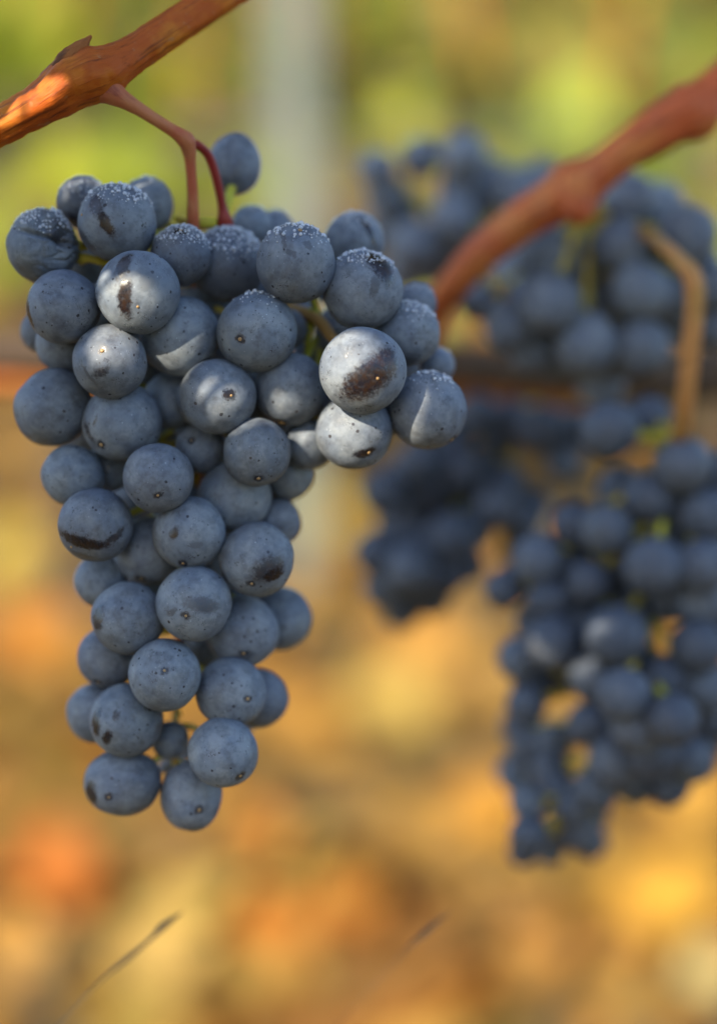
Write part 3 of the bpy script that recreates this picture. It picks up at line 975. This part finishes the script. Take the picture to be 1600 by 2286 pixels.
def surface_at(px, py):
    """First point of the front bunch seen at a pixel, or None."""
    v = np.array(tuple((CAM_R @ Vector(((px - 800) * K, -(py - 1143) * K, -1))).normalized()))
    oc = FC - CAMP
    b = oc @ v
    disc = b * b - (np.sum(oc * oc, 1) - FR ** 2)
    t = np.where(disc > 0, b - np.sqrt(np.maximum(disc, 0)), 9.0)
    i = int(np.argmin(t))
    if t[i] > 5:
        return None
    return CAMP + v * t[i], i



# back-layer berries close the gaps the photograph does not show
OPEN = [(355, 1425, 45), (378, 1595, 55), (413, 1597, 55), (695, 735, 75), (205, 580, 45), (480, 480, 70), (690, 480, 60), (400, 1760, 50), (340, 1700, 30)]
gap = {}
for y in range(560, 1720, 9):
    hit = [x for x in range(10, 1050, 9) if surface_at(x, y)]
    for x in range(10, 1050, 9):
        if hit and hit[0] < x < hit[-1] and surface_at(x, y) is None and all(math.hypot(x - a, y - b) > c for a, b, c in OPEN):
            up = any(surface_at(x, y - k) for k in (20, 40, 60)); dn = any(surface_at(x, y + k) for k in (20, 40, 60))
            lf = any(surface_at(x - k, y) for k in (20, 40, 60)); rt = any(surface_at(x + k, y) for k in (20, 40, 60))
            if up and dn and lf and rt:
                gap[(x, y)] = 1
n_fill = 0
while gap and n_fill < 30:
    (x, y) = max(gap, key=lambda p: sum(1 for q in gap if math.hypot(p[0] - q[0], p[1] - q[1]) < 40))
    rp = 48
    while rp > 20:
        ok = all(surface_at(x + rp * math.cos(a), y + rp * math.sin(a)) or any(math.hypot(x + rp * math.cos(a) - q[0], y + rp * math.sin(a) - q[1]) < 13 for q in gap) for a in np.arange(12) * .5236)
        ok = ok and all(math.hypot(x - a, y - b) > rp + 12 for a, b, c in OPEN[:3])
        if ok:
            break
        rp -= 5
    dd = 0.396 + 0.004 * (n_fill % 3)
    add_grape('grape', front, x, y, rp, dd, NEAR_MESH[n_fill % 6], None, (), None, 900 + n_fill)
    n_fill += 1
    gap = {q: 1 for q in gap if math.hypot(x - q[0], y - q[1]) > rp * 0.9}
print('gap berries', n_fill, 'left', len(gap))

# stalks of the front bunch
tube('main_stem', px_rows([(140, 190, 26, .363), (195, 186, 44, .362), (238, 200, 34, .3612), (270, 219, 22, .3612), (305, 240, 16, .362), (342, 264, 14, .363), (388, 293, 14.5, .365), (414, 313, 20, .3665), (421, 332, 17, .3675), (425, 366, 12.5, .369), (430, 428, 12.5, .371), (432, 505, 14, .374), (440, 640, 13, .385), (450, 850, 12, .388), (440, 1100, 10, .390), (400, 1400, 8, .390), (390, 1650, 6, .388), (400, 1730, 4, .386)]),
     M['stem'], front, n=8, seg=16, rough=0.04, freq=500)
tube('side_stem', px_rows([(418, 316, 12, .369), (447, 328, 10, .370), (468, 352, 10, .372), (485, 404, 10, .374), (497, 462, 10.5, .376), (502, 492, 18, .377), (506, 520, 16, .380), (520, 580, 10, .388)]), M['red_stem'], front, n=8, seg=14, rough=0.05, freq=500)
tube('pedicel', px_rows([(524, 402, 12, .383), (514, 432, 11, .382), (508, 458, 9, .380), (503, 495, 8, .379)]), M['green_stem'], front, n=6, seg=12)
tube('pedicel', px_rows([(395, 488, 7, .382), (430, 500, 12, .379), (470, 498, 13, .378), (505, 505, 8, .379)]), M['green_stem'], front, n=6, seg=12)
tube('shoulder_stem', px_rows([(440, 620, 10, .386), (560, 660, 11, .386), (650, 690, 14, .384), (710, 715, 14, .380), (750, 765, 11, .378), (800, 800, 8, .377)]), M['tan_stem'], front, n=6, seg=12)
tube('pedicel', px_rows([(700, 690, 12, .381), (690, 740, 8, .382), (684, 790, 6, .384), (690, 840, 6, .388)]), M['green_stem'], front, n=6, seg=12)
tube('pedicel', px_rows([(180, 578, 15, .372), (200, 577, 10, .371), (225, 584, 9, .371), (270, 600, 8, .375), (340, 630, 8, .384)]), M['green_stem'], front, n=6, seg=12)
stalks = []
for i, g in enumerate(G):
    if g[0] in ('a1',):
        continue
    p = at(g[1], g[2], float(dep[i]))
    ay = min(max(g[2] - 60, 560), 1700)
    ax = 440 - max(0, ay - 1000) * 0.07
    if g[1] > 640 and g[2] < 1050:
        ax, ay = 720, 740
    a = at(ax, ay, .388)
    rad = g[3] * K * dep[i]
    dirv = (a - p)
    if dirv.length < rad * 1.05:
        continue
    s0 = p + dirv.normalized() * rad * 0.93
    mid = s0.lerp(a, 0.5) + Vector((0, 0.002, 0.001))
    stalks.append(tube_data([(*s0, 0.0013), (*s0.lerp(mid, .3), 0.0008), (*mid, 0.0007), (*a, 0.0009)], n=3, seg=7))
V, F, C = join(stalks)
mesh_obj('inner_stalks', V, F, M['green_stem'], front, attrs={'bark_co': ('FLOAT_VECTOR', C)})

# ------------------------------------------------------------------ bunches behind
B1 = [(1359, 962, 62, .5), (1446, 931, 47, 1.2), (1523, 1039, 62, .3), (1451, 1111, 58, .3), (1569, 1147, 60, .5), (1354, 1182, 56, .7), (1282, 1172, 50, 1.0),
      (1457, 1264, 64, .3), (1564, 1264, 60, .4), (1313, 1300, 50, .8), (1200, 1249, 55, 1.6), (1123, 1316, 42, 2.0), (1375, 1418, 68, .2), (1559, 1341, 60, .7),
      (1554, 1444, 60, .5), (1231, 1434, 58, 1.4), (1159, 1469, 48, 1.8), (1226, 1340, 50, 1.7), (1328, 1510, 58, .6), (1390, 1551, 58, .5), (1477, 1516, 55, .6),
      (1569, 1531, 58, .7), (1175, 1572, 44, 1.7), (1498, 1608, 58, .5), (1421, 1623, 58, .6), (1313, 1618, 48, 1.0), (1180, 1664, 44, 1.7), (1539, 1695, 54, .8),
      (1457, 1680, 58, .6), (1369, 1700, 58, .7), (1226, 1721, 44, 1.5), (1492, 1751, 48, 1.0), (1416, 1746, 48, 1.0), (1328, 1762, 50, .9), (1282, 1803, 44, 1.1),
      (1175, 1792, 40, 1.6), (1180, 1862, 43, 1.4), (1287, 1852, 48, 1.1), (1410, 1350, 54, 1.6), (1290, 1390, 52, 1.7), (1490, 1340, 50, 1.5), (1390, 1250, 52, 1.5),
      (1270, 1260, 50, 1.8), (1500, 1190, 48, 1.5), (1420, 1480, 50, 1.8), (1250, 1510, 46, 2.0), (1610, 1210, 58, .9), (1620, 1390, 58, .8), (1625, 1060, 56, .9),
      (1235, 1655, 44, 1.6), (1160, 1620, 42, 1.9), (1150, 1730, 42, 1.7), (1250, 1765, 42, 1.4), (1240, 1855, 42, 1.6), (1310, 1820, 42, 1.2), (1190, 1520, 46, 1.9), (1280, 1450, 50, 1.9), (1350, 1580, 48, 1.6), (1195, 1390, 46, 2.1), (1225, 1895, 36, 1.6), (1318, 1880, 36, 1.4), (1168, 1900, 34, 1.5), (1150, 1300, 42, 2.1), (1380, 1090, 46, 1.7), (1600, 1600, 52, 1.2), (1350, 1640, 48, 1.6), (1440, 1560, 48, 1.7)]
B2 = [(1405, 448, 60, .9), (1533, 525, 66, .8), (1472, 460, 54, 1.4), (1216, 571, 66, .7), (1293, 584, 58, 1.0), (1380, 548, 62, .7), (1425, 500, 56, 1.3),
      (1426, 648, 66, .3), (1226, 674, 68, .4), (1139, 725, 58, .8), (1308, 766, 68, .3), (1431, 776, 62, .5), (1365, 620, 50, 1.2), (1290, 690, 52, 1.1), (1180, 660, 46, 1.3), (1370, 800, 48, 1.2), (1250, 800, 48, 1.3), (1490, 660, 50, 1.1), (1330, 520, 48, 1.4), (1480, 530, 50, 1.2), (1270, 500, 46, 1.5), (1067, 674, 42, 1.5), (1592, 643, 54, .9),
      (1590, 725, 52, 1.0), (1339, 856, 52, 1.2), (1190, 781, 52, 1.2), (1340, 670, 54, 1.7), (1150, 610, 48, 1.7), (1500, 600, 54, 1.6), (1510, 710, 52, 1.6),
      (1400, 720, 50, 1.8), (1230, 750, 50, 1.7), (1560, 590, 50, 1.6)]
B3 = [(841, 376, 42, .6), (939, 351, 44, .5), (1036, 346, 50, .5), (862, 438, 44, .8), (888, 482, 42, 1.0), (1031, 415, 50, .7), (1149, 427, 54, .6), (923, 548, 56, .5),
      (1011, 489, 54, .6), (1087, 460, 54, .7), (985, 548, 50, .9), (908, 605, 46, 1.0), (1205, 407, 48, .9), (1060, 540, 48, 1.3), (860, 510, 44, 1.4), (1120, 500, 48, 1.4), (980, 600, 46, 1.5), (1095, 400, 44, 1.5)]
B4 = [(857, 1100, 50, .5), (1031, 1049, 52, .6), (1108, 1131, 50, .8), (1011, 1198, 56, .5), (841, 1234, 50, .6), (913, 1270, 54, .4), (985, 1280, 54, .5), (857, 1311, 46, .7),
      (898, 1362, 42, .8), (959, 1331, 48, .7), (1164, 1167, 44, 1.0), (1067, 926, 46, .8), (1205, 957, 52, .7), (1257, 1030, 42, 1.0), (940, 1030, 48, 1.0), (880, 1170, 42, 1.4),
      (1060, 1110, 46, 1.4), (985, 1110, 44, 1.5), (1140, 940, 46, 1.1), (1290, 960, 44, 1.2), (1040, 1260, 44, 1.2), (900, 1060, 42, 1.5), (1010, 980, 44, 1.1), (1165, 1230, 42, 1.4), (1075, 1050, 44, 1.5), (960, 1090, 46, 1.2), (930, 1140, 46, 1.3), (1060, 1180, 46, 1.2), (950, 1210, 46, 1.2), (890, 1220, 44, 1.2), (1130, 1080, 44, 1.3), (1185, 1130, 42, 1.6), (1110, 985, 42, 1.8), (1000, 1150, 48, 1.6), (870, 1270, 44, 1.1), (935, 1320, 44, 1.0), (1170, 1290, 40, 1.8), (1240, 960, 44, 1.4)]


HOLES = [(1252, 1590), (1285, 1695), (1215, 1800), (1205, 1150), (1250, 1870), (1460, 1400), (1320, 900), (1120, 1010), (1210, 1040), (1320, 1090), (1090, 1230)]
fill = []
for i in range(len(B1)):
    for j in range(i + 1, len(B1)):
        a_, b_ = B1[i], B1[j]
        if 85 < math.hypot(a_[0] - b_[0], a_[1] - b_[1]) < 125 and (i * 7 + j * 3) % 3 == 0:
            mx, my = (a_[0] + b_[0]) / 2, (a_[1] + b_[1]) / 2
            if all(math.hypot(mx - h[0], my - h[1]) > 78 for h in HOLES) and all(math.hypot(mx - f[0], my - f[1]) > 62 for f in fill):
                fill.append((mx, my, 44 + (i * 5 + j) % 9, 2.5))
B1 = B1 + fill[:45]


def back_bunch(L, d0, step, label, seed, thin, keep=0.9):  # thin: darkens the whole bunch's bloom in place of missing shade
    dp = relax([(a, b, c, l) for a, b, c, l in L], d0, step, lambda y: 0.0, keep=keep)
    yt = min(range(len(L)), key=lambda i: L[i][1])
    b = thing('grape_bunch', at(L[yt][0], L[yt][1], float(dp[yt])), label, 'grape bunch', 'grape bunches on the vine')
    for i, (x, y, r, l) in enumerate(L):
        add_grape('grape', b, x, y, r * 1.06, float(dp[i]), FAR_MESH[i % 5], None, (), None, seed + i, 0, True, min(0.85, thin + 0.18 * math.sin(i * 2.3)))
    return b, dp


def stalk_mesh(b, L, dp, axis, mat):
    """Branching stalks from the berries to the bunch's axis (px, py, depth points)."""
    parts = [tube_data(px_rows([(x, y, 10, d) for x, y, d in axis]), n=6, seg=10)]
    ax = spline([tuple(at(*a)) for a in axis], 6)
    for i, (x, y, r, l) in enumerate(L):
        p = at(x, y, float(dp[i]))
        k = min(range(len(ax)), key=lambda j: (Vector(ax[j]) + Vector((0, 0, -0.012)) - p).length)
        a = Vector(ax[k])
        dv = a - p
        if dv.length < 0.007:
            continue
        s0 = p + dv.normalized() * r * K * dp[i] * 0.92
        parts.append(tube_data([(*s0, 0.0013), (*s0.lerp(a, .5), 0.0009), (*a, 0.0011)], n=3, seg=7))
    V, F, C = join(parts)
    mesh_obj('stalks', V, F, mat, b, attrs={'bark_co': ('FLOAT_VECTOR', C)})


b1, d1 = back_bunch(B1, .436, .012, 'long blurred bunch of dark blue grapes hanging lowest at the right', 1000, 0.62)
tube('main_stem', px_rows([(1285, 450, 24, .440), (1340, 478, 14, .462), (1400, 500, 13, .464), (1455, 530, 14, .440), (1510, 578, 18, .420), (1546, 625, 24, .417), (1548, 700, 22, .419), (1538, 800, 22, .422), (1528, 900, 22, .427), (1515, 975, 22, .436), (1490, 1060, 14, .452)]),
     M['tan_stem'], b1, n=8, seg=14, rough=0.05, freq=400)
stalk_mesh(b1, B1, d1, [(1510, 980, .44), (1480, 1180, .458), (1440, 1400, .464), (1400, 1600, .464), (1330, 1780, .46)], M['green_stem'])
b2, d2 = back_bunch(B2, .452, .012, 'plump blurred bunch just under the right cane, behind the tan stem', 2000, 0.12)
stalk_mesh(b2, B2, d2, [(1300, 470, .45), (1330, 560, .474), (1330, 680, .482), (1320, 800, .482)], M['green_stem'])
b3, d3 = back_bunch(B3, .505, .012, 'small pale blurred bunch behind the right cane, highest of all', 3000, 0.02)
stalk_mesh(b3, B3, d3, [(1090, 560, .50), (1040, 500, .525), (980, 470, .53), (900, 430, .53)], M['green_stem'])
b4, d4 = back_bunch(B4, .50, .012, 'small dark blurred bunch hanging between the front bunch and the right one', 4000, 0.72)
stalk_mesh(b4, B4, d4, [(1190, 900, .53), (1080, 1000, .53), (980, 1120, .535), (930, 1250, .53), (920, 1340, .525)], M['green_stem'])

# ------------------------------------------------------------------ dry grass stalks standing before the vine
def grass(rows, label):
    b = rows[0]
    t = thing('dry_grass_stalk', at(b[0], b[1], b[3]), label, 'grass stalk', 'dry grass stalks')
    tube('stem', px_rows(rows), M['straw'], t, n=10, seg=8)


def stalk_from_ground(tip_rows, foot_px, label):
    r0 = px_rows([(x, y, r * 0.62, d + 0.012) for x, y, r, d in tip_rows])
    foot = Vector(r0[0][:3])
    fx = Vector((foot.x - 0.10, foot.y + 0.02, 0))
    fx.z = ground_z(fx.x, fx.y) - 0.01
    back = foot - Vector(r0[2][:3])
    mid = foot + back.normalized() * 0.06
    fx.x, fx.y = mid.x - 0.05, mid.y
    fx.z = ground_z(fx.x, fx.y) - 0.01
    low = Vector((mid.x - 0.045, mid.y, mid.z - 0.12))
    rows = [(*fx, 0.0006), (*fx.lerp(low, .5), 0.0005), (*low, 0.0004), (*mid, 0.0003)] + r0
    t = thing('dry_grass_stalk', fx, label, 'grass stalk', 'dry grass stalks')
    tube('stem', rows, M['straw'], t, n=10, seg=8)


stalk_from_ground([(120, 2300, 2, .385), (200, 2215, 2.5, .385), (238, 2178, 4, .385), (285, 2140, 8, .386), (335, 2098, 6, .386), (362, 2070, 12, .387), (385, 2052, 8, .387), (408, 2036, 1, .388)], None, 'thin grey dry grass stalk with a ragged tip at the lower left')
stalk_from_ground([(760, 2280, 1.2, .40), (860, 2170, 1.5, .40), (918, 2108, 4, .40), (945, 2085, 8, .40), (970, 2062, 6, .40), (1005, 2035, 1, .40)], None, 'short faint dry grass tip at the lower centre right')

# ------------------------------------------------------------------ overhanging leaves of the near vine that shade the bunches
W = S.normalized()
U = W.cross(Vector((0, 0, 1))).normalized()
Vv = U.cross(W).normalized()


def uv(p):
    return (p.dot(U), p.dot(Vv))


def sun_blocked(p, i):
    oc = FC - p
    b = oc @ np.array(W)
    disc = b * b - (np.sum(oc * oc, 1) - FR ** 2)
    m = (disc > 0) & (b > 0)
    m[i] = False
    nn = (p - FC[i]) / FR[i]
    return m.any() or nn @ np.array(W) < 0.02


# where the photograph shows sun on the bunch: px, py, half width, half height
LIT = [(275, 680, 55, 58), (355, 790, 45, 48), (240, 780, 28, 24), (490, 892, 28, 32), (642, 912, 16, 14), (782, 835, 66, 84), (762, 965, 56, 62)]
lit_pts, shade = [], []
for y in range(300, 1860, 13):
    for x in range(10, 1050, 13):
        h = surface_at(x, y)
        if h is None or sun_blocked(*h):
            continue
        e = min(((x - a) / c) ** 2 + ((y - b) / d) ** 2 for a, b, c, d in LIT)
        if e < 1:
            lit_pts.append(Vector(h[0]))
        elif e > 1.25:
            shade.append(Vector(h[0]))
for x, y in ((0, 262), (0, 285), (30, 248), (30, 270), (60, 230), (60, 250), (100, 205), (100, 225), (130, 188)):
    lit_pts.append(at(x, y, .356))
n_front = len(shade)
for L, dp in ((B1, d1), (B2, d2), (B3, d3), (B4, d4)):
    for i, (x, y, r, l) in enumerate(L):
        c = at(x, y, float(dp[i]))
        for a in range(17):                         # the disc the sun sees of each berry
            rr = r * 1.06 * K * float(dp[i]) * (0.97 if a < 8 else 0.55 if a < 16 else 0)
            shade.append(c + U * (rr * math.cos(a * .785)) + Vv * (rr * math.sin(a * .785)))
for x, y, d in ((1520, 230, .425), (1540, 280, .425), (1570, 190, .425), (1575, 250, .425), (1600, 160, .425), (1620, 220, .425), (1490, 270, .425), (1590, 205, .43), (1500, 260, .43), (1400, 335, .43), (1330, 380, .43), (1275, 425, .43), (1140, 510, .44), (1060, 580, .44), (1000, 650, .45), (342, 264, .368), (424, 362, .369), (430, 450, .371)):
    shade.append(at(x, y, d))
lit_0 = np.array([uv(p) for p in lit_pts])
lit_a = np.vstack([lit_0] + [lit_0 + 0.0013 * np.array([math.cos(a), math.sin(a)]) for a in np.arange(6) * 1.047])
sh_a = np.array([uv(p) for p in shade])
keepm = np.array([np.min(np.hypot(*(lit_0 - s).T)) > (0.0012 if i < n_front else 0.0010) for i, s in enumerate(sh_a)])
sh_a = sh_a[keepm]
covered = np.zeros(len(sh_a), bool)
print('lit', len(lit_a), 'shade', len(sh_a))
w_front = at(500, 900, .36).dot(W)


def inside(poly, pts):
    x, y = pts[:, 0], pts[:, 1]
    res = np.zeros(len(pts), bool)
    j = len(poly) - 1
    for i in range(len(poly)):
        xi, yi = poly[i]; xj, yj = poly[j]
        c = ((yi > y) != (yj > y)) & (x < (xj - xi) * (y - yi) / (yj - yi + 1e-12) + xi)
        res ^= c
        j = i
    return res


SHOOTS = []
leaf_specs = []
NR = 2 * len(HALF) - 2
lr = random.Random(5)
for trial in range(14000):
    if covered.mean() > 0.985 or len(leaf_specs) > 190:
        break
    unc = np.where(~covered)[0]
    s = sh_a[unc[lr.randrange(len(unc))]]
    size = lr.uniform(0.045, 0.085) if trial < 1500 else lr.uniform(0.022, 0.05) if trial < 4500 else lr.uniform(0.010, 0.028)
    t = lr.uniform(0.13, 0.30) if trial % 3 else lr.uniform(0.25, 0.48)
    tv, tf = TPL[trial % 8]
    nrm = (W + Vector((lr.gauss(0, .35), lr.gauss(0, .35), lr.gauss(0, .35)))).normalized()
    q = nrm.to_track_quat('Z', 'Y') @ Quaternion((0, 0, 1), lr.uniform(0, 6.28))
    base = U * (s[0] + lr.gauss(0, size * .25)) + Vv * (s[1] + lr.gauss(0, size * .25)) + W * (w_front + t)
    rm = np.array(q.to_matrix())
    wv = ((tv - np.array([0, .35, 0])) * size) @ rm.T + np.array(base)
    cv = np.array([tuple(CAM_I @ Vector(v)) for v in wv])
    dz = -cv[:, 2]
    if np.any((dz > 0.005) & (np.abs(cv[:, 0]) < 0.30 * np.maximum(dz, 0) + 0.03) & (np.abs(cv[:, 1]) < 0.42 * np.maximum(dz, 0) + 0.03)) or np.any(np.linalg.norm(cv, axis=1) < 0.06):
        continue
    if wv[:, 1].max() > 0.30 and wv[:, 2].min() < 0.8:
        continue
    ring = wv[-NR:]
    poly = [uv(Vector(v)) for v in ring]
    if inside(poly, lit_a).sum() > 0:
        continue
    cov = inside(poly, sh_a)
    new = (cov & ~covered).sum()
    if new < (14 if trial < 1200 else 4 if trial < 3500 else 2 if trial < 7000 else 1):
        continue
    covered |= cov
    leaf_specs.append((base, q, size, trial % 8))
print('shade leaves', len(leaf_specs), 'covered', covered.mean())

# berries at the back of the front bunch, behind the visible ones, that stop the remaining sun before it reaches the bunches behind
def hidden(x, y, r):
    for k in range(17):
        rr = 0 if k == 16 else r * (1.0 if k % 2 else 0.6)
        a, b = x + rr * math.cos(k * .393), y + rr * math.sin(k * .393)
        if not any(math.hypot(a - g[1], b - g[2]) < g[3] - 2 for g in G if g[4] < 2.3):
            return False
    return True


open_pts = [shade[i] for i in range(n_front, len(shade)) if True]
polys = []
for base, q, size, k in leaf_specs:
    tv, tf = TPL[k]
    wv = ((tv - np.array([0, .35, 0])) * size) @ np.array(q.to_matrix()).T + np.array(base)
    polys.append([uv(Vector(v)) for v in wv[-NR:]])
extra = []
ou = np.array([uv(p) for p in open_pts])
cov_ = np.zeros(len(ou), bool)
for pl in polys:
    cov_ |= inside(pl, ou)
for p, c in zip(open_pts, cov_):
    if c or len(extra) >= 16:
        continue
    pn = np.array(p)
    oc = np.vstack([FC] + [np.array(e[0])[None] for e in extra]) - pn
    rr = np.concatenate([FR, [e[1] for e in extra]])
    b = oc @ np.array(W)
    if np.any((b > 0) & (b * b - (np.sum(oc * oc, 1) - (rr * 0.98) ** 2) > 0)):
        continue
    done = False
    for dd in (.372, .376, .38, .385, .39, .395, .40, .405):
        pc = CAM_I @ p
        wc = CAM_R.transposed() @ W
        t = (-pc.z - dd) / wc.z
        if t <= 0.004:
            continue
        h = pc + wc * t
        x, y = h.x / (K * dd) + 800, -h.y / (K * dd) + 1143
        for rp in (62, 54, 46, 38):
            for ox, oy in ((0, 0), (12, 0), (-12, 0), (0, 12), (0, -12), (22, 8), (-22, 8), (8, -22), (-8, 22)):
                if hidden(x + ox, y + oy, rp * 1.02):
                    extra.append((at(x + ox, y + oy, dd), rp * K * dd))
                    add_grape('grape', front, x + ox, y + oy, rp, dd, NEAR_MESH[len(extra) % 6], None, (), None, 700 + len(extra))
                    done = True
                    break
            if done:
                break
        if done:
            break
print('extra hidden berries', len(extra), 'open', int((~cov_).sum()))

cen = sum((l[0] for l in leaf_specs), Vector()) / max(1, len(leaf_specs))
# three shoots arch from the near vine over the leaves; each leaf hangs on one by its own leaf stalk
for k, (ox, oy) in enumerate(((-0.16, 0.02), (0.0, -0.05), (0.16, 0.04))):
    top_c = at(1100, -600, .47)
    pts = [top_c + Vector((0, 0, -0.004 * k)), Vector((top_c.x * 0.6 + ox * .5, top_c.y - 0.02, 1.12 + 0.03 * k)), Vector((cen.x + ox + 0.10, cen.y + 0.16 + oy, 1.20)), Vector((cen.x + ox + 0.02, cen.y + 0.05 + oy, 1.16)), Vector((cen.x + ox - 0.05, cen.y - 0.12 + oy, cen.z + 0.08))]
    best = None
    for dx in (0, .03, -.03, .06, -.06, .1, -.1, .14, -.14, .2, -.2, .26, -.26):
        cand = [p + Vector((dx * min(1, j / 2), 0, 0)) for j, p in enumerate(pts)]
        cu = np.array([uv(Vector(v)) for v in spline([tuple(p) for p in cand], 20)])
        hits = sum(np.min(np.hypot(*(lit_0 - c).T)) < 0.0065 for c in cu)
        if best is None or hits < best[0]:
            best = (hits, cand)
    pts = best[1]
    print('shoot crosses sun gaps at', best[0])
    sh = tube('shoot', [(*p, 0.004 - 0.0006 * j) for j, p in enumerate(pts)], M['cane'], vine, n=8, seg=9)
    SHOOTS += [Vector(v) for v in spline([tuple(p) for p in pts], 8)[12:]]
cr = random.Random(21)
for k in range(90):                                # unseen canopy leaves added to block sky over the bunches behind
    base = Vector((cr.uniform(-0.30, 0.42), cr.uniform(0.47, 0.80), cr.uniform(0.90, 1.30)))
    size = cr.uniform(0.07, 0.11)
    cp = CAM_I @ base
    if cp.y < 0.30 * -cp.z + size * 0.9:
        continue
    q = Vector((cr.gauss(0, .4), cr.gauss(-0.2, .4), 1)).to_track_quat('Z', 'Y') @ Quaternion((0, 0, 1), cr.uniform(0, 6.28))
    leaf_specs.append((base, q, size, k % 8))
for k in range(4):
    x0 = -0.25 + 0.19 * k
    pts = [Vector((x0 + 0.02, 0.62, 0.90)), Vector((x0, 0.62, 1.1)), Vector((x0 + 0.03, 0.60, 1.35))]
    tube('shoot', [(*p, 0.0045 - 0.0008 * j) for j, p in enumerate(pts)], M['cane'], vine, n=6, seg=9)
    SHOOTS += [Vector(v) for v in spline([tuple(p) for p in pts], 8)]
LEAF_ME = {}
for i, (base, q, size, k) in enumerate(leaf_specs):
    tv, tf = TPL[k]
    hue = i % 3
    if (k, hue) not in LEAF_ME:
        c = ((0.10, 0.16, 0.025), (0.20, 0.22, 0.03), (0.30, 0.24, 0.04))[hue]
        o = mesh_obj('leaf', tv - np.array([0, .35, 0]), tf, M['leaf'], None, attrs={'tint': ('FLOAT_COLOR', np.tile(np.array([*c, 1.0]), (len(tv), 1)))})
        LEAF_ME[(k, hue)] = o.data
        bpy.data.objects.remove(o)
    o = bpy.data.objects.new('leaf', LEAF_ME[(k, hue)])
    o.location = base
    o.rotation_euler = q.to_euler()
    o.scale = (size, size, size)
    link(o, vine)
    foot = base + q.to_matrix() @ Vector((0, -.35 * size, 0))
    j = None
    for s_ in sorted(SHOOTS, key=lambda q_: (q_ - foot).length):
        mid = foot.lerp(s_, .5) + Vector((0, 0, 0.01))
        cu = np.array([uv(Vector(v)) for v in spline([tuple(foot), tuple(mid), tuple(s_)], 8)])
        cm = np.array([tuple(CAM_I @ Vector(v)) for v in spline([tuple(foot), tuple(mid), tuple(s_)], 8)])
        seen = np.any((cm[:, 2] < -0.004) & (np.abs(cm[:, 0]) < 0.22 * -cm[:, 2] + 0.01) & (np.abs(cm[:, 1]) < 0.31 * -cm[:, 2] + 0.01))
        if not seen and all(np.min(np.hypot(*(lit_0 - c).T)) > 0.0032 for c in cu):
            j = s_
            break
    if j is None:                                   # no clear way: a short stalk into the leaves sunward of it
        j = foot + W * 0.05
    pt = tube('leaf_stalk', [(*foot, 0.0008), (*(foot.lerp(j, .5) + Vector((0, 0, 0.01))), 0.0008), (*j, 0.0011)], M['red_stem'], vine, n=4, seg=6)
